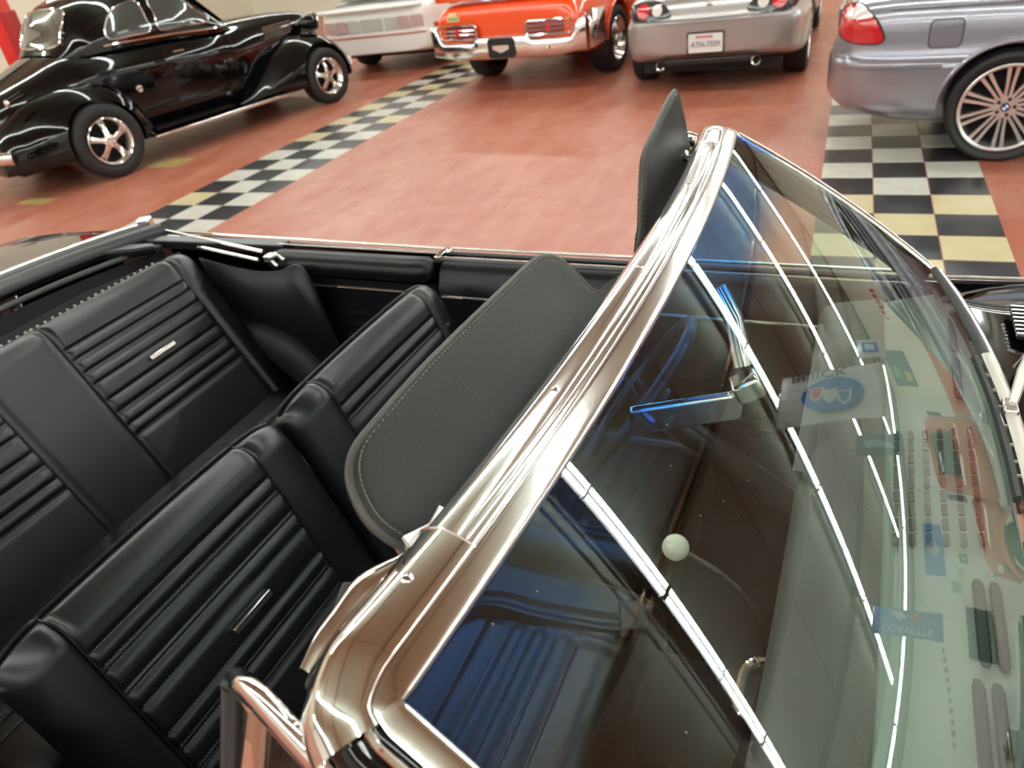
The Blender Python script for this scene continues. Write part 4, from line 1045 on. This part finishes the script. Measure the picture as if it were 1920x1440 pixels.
sb_ = loft_body('body', [-.80,-.79,-.77,-.72,-.65,-.5,-.3,-.1,.1,.4,.8,1.2,1.6,2.0,2.4,2.7,2.9,3.05,3.1], sv_sec, sp, sv, sub=2)
cut(sb_, [cutter_cyl((x, sd*.86, .31), .345, .42, sv) for x in (0, 2.40) for sd in (-1, 1)])
def sv_rear(y, z, off):
    lo, hi = -.80, 0.
    for _ in range(26):
        mid = (lo+hi)/2; h = sv_sec(mid); yy = interp(sorted([(q[1], q[0]) for q in h[3:11]]), z) if z < h[-1][1] else 0
        if yy > abs(y) and h[-1][1] > z: hi = mid
        else: lo = mid
    return Vector((hi-off, y, z))
blk_lamp = mat('lamp_housing', (.03,.03,.032), .2, coat=1.0)
for sd in (-1, 1):
    lm = [(sd*a, c) for a, c in sm2([(.34,.70),(.40,.79),(.52,.83),(.68,.82),(.76,.76),(.74,.68),(.56,.665),(.42,.675)], 4)]
    lp = patch('tail_lamp', lm, sv_rear, blk_lamp, sb_, off=.008, n=5)
    for (yy, r_, m_) in ((.61,.062,red_lamp),(.475,.048,clear_lamp)):
        o = patch('lamp_lens', [(sd*yy+r_*math.cos(R(k*20)), .752+r_*math.sin(R(k*20))) for k in range(18)], sv_rear, m_, lp, off=.016, n=4)
    b = MB(); b.lathe([(.030,-.10),(.040,-.02),(.045,0),(.042,.02),(.032,.01),(.028,-.08)], n=22, axis='x'); b.v = [(-x, y, z) for x, y, z in b.v]; o = b.build('exhaust_tip', chrome, sv); o.location = (-.815, sd*.44, .275)
    b = MB(); b.lathe([(0,0),(.031,0)], n=18, axis='x'); b.build('exhaust_bore', under_m, o).location = (.03,0,0)
pl = patch('license_plate', rrect(.02,.452,.315,.165,.012), lambda y, z, off: Vector((-.815-off*.5,y,z)), mat('plate_white', (.75,.72,.70), .4), sb_, off=.004, n=3)
b = MB(); b.tube([(-.815, y+.02, z+.452) for y, z in rrect(0,0,.33,.18,.015)], .008, n=6, closed=True); b.build('plate_frame', under_m, pl)
plr = mat('plate_red', (.60,.10,.10), .5); pbl = mat('plate_ink', (.08,.09,.16), .5)
text_obj('plate_number', 'ATN-7329', .066, pbl, pl, (-.823,.02,.440), (R(90),0,R(-90)), .001, sx=.92)
for k in range(7):
    b = MB(); b.box((-.823,.095-.022*k,.508), (.002,.015,.020)); b.build('plate_mark', plr, pl, smooth=False)
b = MB(); b.box((-.79,0,.29), (.05,.80,.055)); b.build('rear_valance', black_plastic, sv, bevel=.012)
b = MB(); b.tube([sv_rear(y, .632, .003) for y in [-.74+1.48*k/24 for k in range(25)]], .006, n=6); b.build('bumper_crease', sp, sb_)
b = MB(); b.tube([sv_rear(y, .66, .002) for y in [-.72+1.44*k/24 for k in range(25)]], .0035, n=6); b.build('bumper_gap', under_m, sb_)
o = patch('trunk_emblem', [(.0+.022*math.cos(R(k*30)), .77+.016*math.sin(R(k*30))) for k in range(12)], sv_rear, chrome_worn, sb_, off=.006, n=2)
b = MB(); b.box((1.1,0,.22), (3.4,1.3,.1)); b.build('underside', under_m, sv, smooth=False)
for x in (0, 2.40):
    for sd in (-1, 1): simple_wheel(sv, (x, sd*.745, .315), sd, .315, .225, .215, 'mag', rim_mat=wheel_silver)
rows = [[(x, y*.62, .87+.22*math.sin(math.pi*min(1, max(0,(x-.1)/1.5)))**.6*(1-abs(y)**4)) for y in [-1+.1*k for k in range(21)]] for x in [.1+1.5*i/16 for i in range(17)]]
b = MB(); b.grid(rows); b.build('soft_top', black_vinyl, sv)

# ================= orange muscle car
og = empty('orange_muscle_car', (-3.06, 8.10, 0), R(84)); tag(og, 'bright orange muscle car with chrome rear bumper and wide rear tires', 'car')
op = mat('orange_paint', (.80,.072,.008), .22, coat=1.0)
ow = [(-1.02,.78),(-1.0,.84),(-.9,.89),(-.5,.93),(0,.95),(.6,.93),(2.0,.94),(3.2,.90),(3.6,.84)]
ot = [(-1.02,.84),(-.98,.90),(-.8,.935),(0,.96),(.6,.96),(2.0,.95),(3.2,.88),(3.6,.78)]
def og_sec(x):
    w_, t_ = interp(ow, x), interp(ot, x); zb = interp([(-1.02,.50),(-.8,.40),(-.5,.28),(2.8,.26),(3.6,.36)], x)
    return [(0,zb),(w_*.65,zb),(w_*.90,zb+.01),(w_*.97,zb+.08),(w_*1.0,zb+.22),(w_*.995,.72),(w_*.975,.78),(w_*.93,t_-.06),(w_*.85,t_-.02),(w_*.6,t_-.005),(0,t_)]
ob = loft_body('body', [-1.02,-1.01,-.98,-.9,-.75,-.5,-.2,.1,.5,1.0,1.6,2.2,2.8,3.2,3.5,3.6], og_sec, op, og, sub=2)
cut(ob, [cutter_cyl((x, sd*.92, .36), .385, .5, og) for x in (0, 2.84) for sd in (-1, 1)])
def bump_x(y): return -1.09+.10*abs(y/.93)**3
# chrome bumper: tall in the middle, arms rising over the lamps
b = MB(); rows = []
for k in range(61):
    y = -.95+1.9*k/60; a = abs(y)
    top_ = .60 + .035*sstep(.22,.30,a)*0 - .05*sstep(.30,.36,a) + .17*sstep(.80,.88,a)
    lo_ = .37+.03*sstep(.6,.9,a)
    fx_ = bump_x(y); pr_ = [(fx_+.10, lo_-.005),(fx_+.03, lo_),(fx_+.005, lo_+.03),(fx_, (lo_+top_)/2),(fx_-.004, top_-.035),(fx_+.01, top_-.008),(fx_+.04, top_),(fx_+.12, top_-.002)]
    rows.append([(px, y, pz) for px, pz in pr_])
b.grid(rows); bo = b.build('rear_bumper', chrome, og, ang=60)
for sd in (-1, 1):
    b = MB(); b.grid([[(bump_x(.95)+.10,sd*.95,.40),(-.50,sd*.965,.42)],[(bump_x(.95)+.10,sd*.95,.77),(-.50,sd*.965,.74)]]); b.build('bumper_wrap', chrome, bo, solid=.02)
    yc = sd*.555; fnl = lambda y, z, off: Vector((bump_x(y)+.030-off, y, z))
    lo_ = patch('tail_lamp', rrect(yc,.655,.50,.135,.03), fnl, dark_red_lamp, bo, off=.004, n=3)
    ring('lamp_bezel', rrect(yc,.655,.50,.135,.03), fnl, chrome, lo_, .012, .008)
    for zz in (.635,.675):
        b = MB(); b.tube([fnl(yc-.235+.47*k/6, zz, .012) for k in range(7)], .005, n=6); b.build('lamp_bar', chrome, lo_)
    b = MB(); b.box(fnl(yc,.655,.012), (.012,.05,.08)); b.build('lamp_centre', red_lamp, lo_, bevel=.004)
    b = MB(); b.tube([(x, sd*(interp(ow,x)*1.003), .36+.0*x) for x in ()] or [(.40*math.cos(a), sd*.952, .36+.40*math.sin(a)) for a in [R(5+170*k/24) for k in range(25)]], .010, n=6); b.build('arch_lip', op, ob)
fnp = lambda y, z, off: Vector((-1.094-off, y, z))
pp = patch('plate_pocket', rrect(.0,.485,.33,.20,.03), fnp, black_plastic, bo, off=.006, n=3)
b = MB(); pts = [(-1.108,-.10,.515),(-1.108,.10,.515),(-1.108,.10,.475),(-1.108,0,.44),(-1.108,-.10,.475)]; b.prism(pts, (-.004,0,0)); b.build('pocket_emblem', chrome_worn, pp, smooth=False)
b = MB(); b.lathe([(0,-.012),(.016,-.008),(.02,0)], n=12, axis='x'); o = b.build('bumper_bolt', chrome_worn, bo); o.location = (-1.085,-.55,.46)
# deck spoiler, decal
b = MB(); rows = []
for k in range(31):
    y = -.82+1.64*k/30; rows.append([(-.98,y,.955),(-1.00,y,1.02),(-.97,y,1.05),(-.70,y,1.035),(-.68,y,1.02),(-.70,y,.96)])
b.grid(rows, close_v=True, cap=True); b.build('deck_spoiler', op, og, ang=60)
for (yy) in (-.62,.62): 
    b = MB(); b.box((-.86,yy,.965), (.22,.06,.05)); b.build('spoiler_foot', op, og, bevel=.01)
fnd = lambda y, z, off: Vector((-1.025-off, y, z))
dc = patch('decal', rrect(.60,.795,.165,.055,.02), fnd, mat('decal_cream', (.75,.66,.30), .5), ob, off=.006, n=3)
patch('decal_top', rrect(.60,.835,.10,.05,.02), fnd, mat('decal_cream', (.75,.66,.30), .5), dc, off=.006, n=3)
for k in range(4):
    b = MB(); b.box((-1.034,.545+.036*k,.793), (.003,.018,.032)); b.build('decal_letter', mat('decal_ink', (.10,.14,.05), .5), dc, smooth=False)
b = MB(); b.box((1.45,0,.33), (3.9,1.3,.1)); b.build('underside', under_m, og, smooth=False)
for x in (0, 2.84):
    for sd in (-1, 1): simple_wheel(og, (x, sd*.80, .345), sd, .345, .27 if x == 0 else .22, .225, 'mag', rim_mat=chrome_worn)
rows = []
for i in range(25):
    x = -.45+2.55*i/24; zt = interp([(-.45,.95),(.0,1.15),(.4,1.30),(.8,1.34),(1.3,1.32),(1.7,1.14),(2.1,.94)], x); rows.append([(x, .78*math.copysign(abs(math.cos(R(180)*k/20))**.5, math.cos(R(180)*k/20)), .93+(zt-.93)*math.sin(R(180)*k/20)**.6) for k in range(21)])
b = MB(); b.grid(rows); b.build('roof', op, og)
b = MB(); b.grid([[Vector((-.42+.82*k/5-.012, y*(.66-.06*k/5), .98+.325*k/5+.012)) for y in (-1,-.5,0,.5,1)] for k in range(6)]); b.build('rear_window', smoke_glass, og)

# ================= white car
wh = empty('white_coupe', (-5.74, 9.62, 0), R(91)); tag(wh, 'white eighties coupe with slatted tail lamps and red pinstripe', 'car')
wp = mat('white_paint', (.86,.85,.80), .2, coat=1.0)
ww = [(-1.04,.72),(-1.02,.80),(-.95,.87),(-.8,.905),(0,.92),(1.0,.91),(2.6,.91),(3.3,.80)]
wt_ = [(-1.04,.84),(-1.0,.88),(-.8,.90),(0,.92),(1.5,.90),(2.6,.84),(3.3,.66)]
def wh_sec(x):
    w_, t_ = interp(ww, x), interp(wt_, x); zb = interp([(-1.04,.30),(-.8,.25),(3.3,.25)], x); w2 = w_*(1.0)
    return [(0,zb),(w_*.65,zb),(w_*.92,zb+.01),(w_*.97,zb+.07),(w_*1.0,zb+.18),(w2,.50),(w2*.985,.54),(w2*.965,.57),(w2*.95,.70),(w2*.93,t_-.05),(w2*.86,t_-.015),(w2*.6,t_),(0,t_)]
wb_ = loft_body('body', [-1.04,-1.03,-1.0,-.92,-.8,-.5,-.2,.1,.5,1.0,1.6,2.2,2.8,3.2,3.3], wh_sec, wp, wh, sub=2)
cut(wb_, [cutter_cyl((x, sd*.88, .32), .36, .44, wh) for x in (0, 2.57) for sd in (-1, 1)])
fw_ = lambda y, z, off: Vector((-1.046+.055*max(0,(abs(y)-.55)/.3)**2-off, y, z))
for sd in (-1, 1):
    for k, (ya, yb) in enumerate(((.20,.38),(.40,.58),(.60,.78))):
        tl = patch('tail_lamp', rrect(sd*(ya+yb)/2,.655,yb-ya,.155,.012), fw_, mat('faded_lamp', (.42,.13,.13), .25, coat=.6) if k else mat('reverse_lamp', (.40,.38,.34), .25, coat=.6), wb_, off=.006, n=2)
        for j in range(6):
            b = MB(); z = .59+.026*j; b.tube([fw_(sd*(ya+(yb-ya)*t/3), z, .012) for t in range(4)], .0055, n=6); b.build('lamp_slat', wp, tl)
pw = patch('plate_panel', rrect(0,.655,.34,.155,.01), fw_, mat('pale_grey_panel', (.45,.45,.42), .4), wb_, off=.006, n=2)
b = MB(); b.tube([fw_(y, .525, .016) for y in [-.80+1.6*k/20 for k in range(21)]], .008, n=6); b.build('pinstripe', mat('red_stripe', (.60,.10,.06), .4), wb_)
b = MB(); b.tube([fw_(y, .86, .03) for y in [-.80+1.6*k/20 for k in range(21)]], .03, n=8, sx=1.6); b.build('deck_spoiler', wp, wh)
rows = []
for i in range(25):
    x = -.75+2.6*i/24; zt = interp([(-.75,.91),(-.2,1.06),(.4,1.22),(.9,1.27),(1.2,1.23),(1.6,1.05),(1.85,.90)], x); rows.append([(x, .74*math.copysign(abs(math.cos(R(180)*k/20))**.5, math.cos(R(180)*k/20)), .89+(zt-.89)*math.sin(R(180)*k/20)**.6) for k in range(21)])
b = MB(); b.grid(rows); b.build('roof', wp, wh)
b = MB(); b.grid([[Vector((-.74+1.1*k/5-.01, y*(.62-.05*k/5), .935+.275*k/5+.012)) for y in (-1,-.5,0,.5,1)] for k in range(6)]); b.build('rear_window', smoke_glass, wh)
b = MB(); b.box((1.1,0,.26), (3.6,1.4,.1)); b.build('underside', under_m, wh, smooth=False)
for x in (0, 2.57):
    for sd in (-1, 1): simple_wheel(wh, (x, sd*.77, .32), sd, .32, .23, .20, 'mag', rim_mat=alu)
# ------------------------------------------------------------------ banners and signs (seen mirrored in the windshield), lift, truck
def banner(label, c, w_, h_, m, rz=R(-90), cat_='banner', sag=.02, top=None):
    """hangs with its face toward -x; c = centre of the top edge"""
    b = MB(); nx, ny = 16, 14
    rows = [[(-w_/2+w_*i/nx, sag*math.sin(i*.9+j*.3)*(j/ny), -h_*j/ny) for i in range(nx+1)] for j in range(ny+1)]
    b.grid(rows); o = b.build('banner', m, solid=.005); o.location = c; o.rotation_euler = (0, 0, rz); tag(o, label, cat_)
    r = MB(); r.tube([(-w_/2-.03,0,.008),(w_/2+.03,0,.008)], .012, n=8); r.build('banner_rod', alu, o)
    for sx in (-1, 1):
        r = MB(); r.tube([(sx*w_*.22,0,.01),(sx*w_*.22,0,CEIL+.1-c[2])], .003, n=5); r.build('hanging_cord', dark_grey, o)
    return o
def disc(name, o, m, cx, cz, rx, rz_, y=-.028, th=.004, n=40):
    b = MB(); b.prism([(cx+rx*math.cos(2*math.pi*k/n), y, cz+rz_*math.sin(2*math.pi*k/n)) for k in range(n)], (0,-th,0)); return b.build(name, m, o, smooth=False)
def poly(name, o, m, pts, y=-.034, th=.004):
    b = MB(); b.prism([(x, y, z) for x, z in pts], (0,-th,0)); return b.build(name, m, o, smooth=False)
cloth_w = mat('banner_white', (.90,.90,.88), .7); cloth_b = mat('banner_blue', (.03,.13,.45), .6); cloth_g = mat('banner_charcoal', (.05,.07,.08), .6)
logo_blue = mat('logo_blue', (.02,.14,.50), .5); logo_red = mat('logo_red', (.65,.04,.05), .5); logo_grey = mat('logo_silver', (.55,.57,.60), .4)
ink_grey = mat('ink_grey', (.12,.12,.13), .6)
bk = banner('white banner with BUICK lettering and a round blue shield emblem', (3.75,5.05,3.36), 1.05, 1.45, cloth_w)
text_obj('lettering', 'BUICK', .22, ink_grey, bk, (-.42,-.028,-.55), (R(90),R(90),0), .003, sx=1.3)
disc('emblem_disc', bk, logo_blue, .03, -.74, .33, .42)
for k, m_ in enumerate((logo_red, white_ink, logo_blue)):
    a0 = -.30+.19*k; b0 = .12-.06*k
    mp_ = lambda pts: [(.03-q, -.74-p) for p, q in pts]
    poly('emblem_shield_edge', bk, white_ink, mp_([(a0-.02,b0+.03),(a0+.19,b0+.03),(a0+.17,b0-.16),(a0+.085,b0-.25),(a0,b0-.16)]), y=-.0335-.0006*k)
    poly('emblem_shield', bk, m_, mp_([(a0+.01,b0),(a0+.16,b0),(a0+.14,b0-.14),(a0+.085,b0-.20),(a0+.03,b0-.14)]), y=-.0385-.0006*k)
cv = banner('blue banner with crossed flags and CORVETTE lettering', (8.05,5.06,3.36), .50, 1.15, cloth_b)
text_obj('lettering', 'CORVETTE', .17, white_ink, cv, (.13,-.028,-.57), (R(90),R(90),0), .003)
poly('flag_wing', cv, white_ink, [(-.16,-.28),(-.02,-.44),(-.08,-.55),(-.18,-.46)]); poly('flag_wing', cv, logo_red, [(-.16,-.84),(-.02,-.68),(-.08,-.58),(-.18,-.68)])
dk2 = banner('charcoal banner with a pale winged script emblem', (6.95,8.03,3.44), .62, 1.0, cloth_g)
poly('script_emblem', dk2, mat('pale_blue_print', (.35,.48,.55), .5), [(-.05,-.15),(.12,-.2),(.10,-.5),(.16,-.85),(.02,-.8),(-.08,-.5),(-.12,-.25)])
gm = banner('white banner with a square blue emblem near the far wall', (7.6,12.6,3.44), .95, .85, cloth_w)
poly('emblem_square', gm, logo_blue, [(-.25,-.15),(.25,-.15),(.25,-.65),(-.25,-.65)], y=-.028); poly('emblem_inner', gm, white_ink, [(-.15,-.25),(.15,-.25),(.15,-.55),(-.15,-.55)])
# things on the white wall
def wall_thing(name, label, cat_, y, z, w_, h_, m, d=.02, x=None):
    b = MB(); b.box((0,0,0), (d, w_, h_)); o = b.build(name, m, smooth=False, bevel=min(.004, d*.2)); o.location = ((x if x else X1)-d/2, y, z); tag(o, label, cat_); return o
ch = wall_thing('wall_banner', 'long blue banner with a silver bow tie emblem on the white wall', 'banner', 10.6, 3.0, 1.75, .58, cloth_b)
b = MB(); b.prism([(-.014,y*.5,z) for y, z in ((-.50,.10),(-.2,.10),(-.14,.2),(.2,.2),(.26,.10),(.5,.10),(.44,-.1),(.2,-.1),(.14,-.2),(-.2,-.2),(-.26,-.1),(-.56,-.1))], (-.006,0,0)); b.build('bow_tie_emblem', logo_grey, ch, smooth=False)
text_obj('lettering', 'CHEVROLET', .11, cloth_b, ch, (-.022,0,0), (R(90),0,R(-90)), .002)
pm = [mat('plate_a', (.62,.60,.54), .4), mat('plate_b', (.55,.40,.12), .4), mat('plate_c', (.30,.32,.33), .4), mat('plate_d', (.55,.56,.52), .4), mat('plate_e', (.60,.10,.12), .4)]
cn = ['off white', 'mustard yellow', 'slate grey', 'pale grey', 'pale grey', 'pale grey', 'mustard yellow', 'off white', 'red', 'pale grey']
ci = [0,1,2,3,3,3,1,0,4,3]
ords = ['first','second','third','fourth','fifth','sixth','seventh','eighth','ninth','last']
for k in range(10):
    o = wall_thing('license_plate', cn[k]+' license plate on the white wall, '+ords[k]+' in the row from the banners', 'license plate', 7.60-.235*k, 2.88-.034*k, .15, .10, pm[ci[k]], .008)
    o['group'] = 'license plates in a row on the white wall'
    b = MB(); b.box((-.0055,0,0), (.002,.10,.045)); b.build('plate_number', ink_grey, o, smooth=False)
for (y, z, w_, h_, m_, lb) in ((9.45,2.45,.34,.26,mat('cyan_poster',(.25,.55,.65),.5),'small cyan poster with a red figure on the white wall'),(10.4,2.15,.30,.24,cloth_g,'small dark framed picture below the blue wall banner'),(9.9,2.28,.30,.2,mat('pale_print',(.6,.63,.58),.5),'small pale printed sign on the white wall')):
    o = wall_thing('wall_poster', lb, 'poster', y, z, w_, h_, m_); b = MB(); b.box((-.012,0,0), (.003,w_*.3,h_*.5)); b.build('poster_figure', logo_red if 'cyan' in lb else logo_grey, o, smooth=False)
wb2 = wall_thing('wall_screen', 'dark wall screen above the work bench', 'screen', 8.2, 1.92, 1.3, .62, smoke_glass, .06)
b = MB(); b.box((-.02,0,0), (.03,1.36,.68)); b.build('screen_frame', black_plastic, wb2, smooth=False)
tb = empty('tool_cabinet', (X1-.55, 6.6, 0)); tag(tb, 'black and red rolling tool cabinet against the white wall', 'cabinet')
b = MB(); b.box((0,0,.62), (.6,1.5,1.0)); b.build('body', black_plastic, tb, bevel=.01)
for k in range(4):
    b = MB(); b.box((-.31,0,.26+.23*k), (.03,1.4,.20)); d_ = b.build('drawer', mat('tool_red', (.50,.03,.03), .3), tb, bevel=.005); b = MB(); b.tube([(-.335,-.5,.32+.23*k),(-.335,.5,.32+.23*k)], .012, n=8); b.build('handle', chrome, d_)
for sx in (-.22,.22):
    for sy in (-.65,.65):
        b = MB(); b.lathe([(0,-.02),(.06,-.02),(.06,.02),(0,.02)], n=16, c=(sx,sy,.06)); b.build('caster', dark_grey, tb)
gp_ = wall_thing('wall_poster', 'framed green and grey poster on the far wall', 'poster', 0, 0, .1, .1, cloth_g)
gp_.scale = (1,1,1); gp_.data.clear_geometry(); gp_.modifiers.clear()
me = bpy.data.meshes.new('wall_poster'); b = MB(); b.box((0,0,0), (1.5,.03,.95)); me.from_pydata(b.v, [], b.f); me.materials.append(cloth_g); gp_.data = me; gp_.location = (11.3, Y1-.015, 2.85)
for (x, z, w_, h_, m_) in ((.15,.25,.5,.25,mat('poster_green',(.10,.40,.15),.5)),(.3,-.22,.4,.25,mat('poster_yellow',(.55,.50,.10),.5))):
    b = MB(); b.box((x,-.018,z), (w_,.004,h_)); b.build('poster_print', m_, gp_, smooth=False)
rs = empty('wall_sign', (8.6, Y1-.03, 2.3)); tag(rs, 'red lettered sign on the far wall', 'sign')
b = MB(); b.box((0,0,0), (1.5,.05,.4)); b.build('sign_board', cloth_w, rs, bevel=.01)
for k in range(6):
    b = MB(); b.box((-.55+.22*k,-.03,0), (.14,.02,.22)); b.build('sign_letter', logo_red, rs, bevel=.004)

# red two post lift column
lift = empty('lift_column', (-11.0, 7.22, 0), R(20)); tag(lift, 'bright red steel lift column behind the vintage coupe', 'car lift')
red_m = mat('lift_red', (.62,.012,.012), .3, coat=.5)
b = MB(); b.box((0,0,1.6), (.22,.30,3.2)); b.build('column', red_m, lift, bevel=.01)
b = MB(); b.box((0,0,.02), (.5,.6,.04)); b.build('base_plate', red_m, lift, bevel=.006)
b = MB(); b.box((.15,-.05,1.1), (.14,.22,.7)); b.build('carriage', mat('lift_dark_red', (.35,.008,.01), .4), lift, bevel=.01)
for s_ in (-1, 1):
    b = MB(); b.tube([(.15,-.05+s_*.08,.85),(.55,s_*.55,.80)], .05, n=4); b.build('lift_arm', red_m, lift)

# orange vintage pickup, mirrored in the windshield
tr_ = empty('orange_pickup', (6.9, 8.2, 0), R(-42)); tr_.scale = (1.0,1.0,1.1); tag(tr_, 'orange vintage pickup truck mirrored in the windshield', 'truck')
def rounded(nm, c, d, bev, m, p=tr_): 
    b = MB(); b.box(c, d, top=.88); o = b.build(nm, m, p, sub=0); md = o.modifiers.new('b', 'BEVEL'); md.width = bev; md.segments = 4; return o
op2 = mat('truck_orange', (.62,.10,.02), .2, coat=1.0)
rounded('cab', (.3,0,1.18), (1.35,1.45,1.10), .16, op2); rounded('hood', (1.55,0,.93), (1.35,1.0,.55), .14, op2)
b = MB(); b.box((-1.35,0,.78), (1.9,1.4,.5)); b.build('bed', op2, tr_, bevel=.03)
for sd in (-1, 1):
    b = MB(); b.box((.3,sd*.655,1.42), (.78,.08,.40), top=.8); b.build('side_window', smoke_glass, tr_, bevel=.03)
    for x in (1.6,-1.3):
        rows = [[(x+.62*math.cos(R(a)), sd*(.52+.30*k/4), .30+.62*math.sin(R(a))*(1-.25*(k/4)**2)) for k in range(5)] for a in range(0,181,12)]
        b = MB(); b.grid(rows); b.build('fender', op2, tr_, solid=.03); simple_wheel(tr_, (x, sd*.70, .35), sd, .35, .2, .2, 'mag')
    b = MB(); b.box((.15,sd*.72,.36), (1.9,.22,.05)); b.build('running_board', op2, tr_, bevel=.01)
    b = MB(); b.lathe([(0,.06),(.09,.04),(.11,0),(.09,-.1),(0,-.14)], n=18, axis='x'); o = b.build('headlight', chrome, tr_); o.location = (2.05, sd*.55, .92)
b = MB(); b.box((1.0,0,1.44), (.10,1.0,.34)); b.build('windshield', smoke_glass, tr_, bevel=.02)
b = MB(); b.box((-.37,0,1.45), (.06,.9,.28)); b.build('rear_window', smoke_glass, tr_, bevel=.02)
b = MB(); b.box((2.35,0,.5), (.08,1.6,.14)); b.build('front_bumper', chrome, tr_, bevel=.02)
b = MB(); b.box((2.20,0,.88), (.06,.7,.5)); b.build('grille', chrome_worn, tr_, bevel=.02)
b = MB(); b.box((.2,0,.40), (4.0,.9,.12)); b.build('chassis', under_m, tr_, smooth=False)
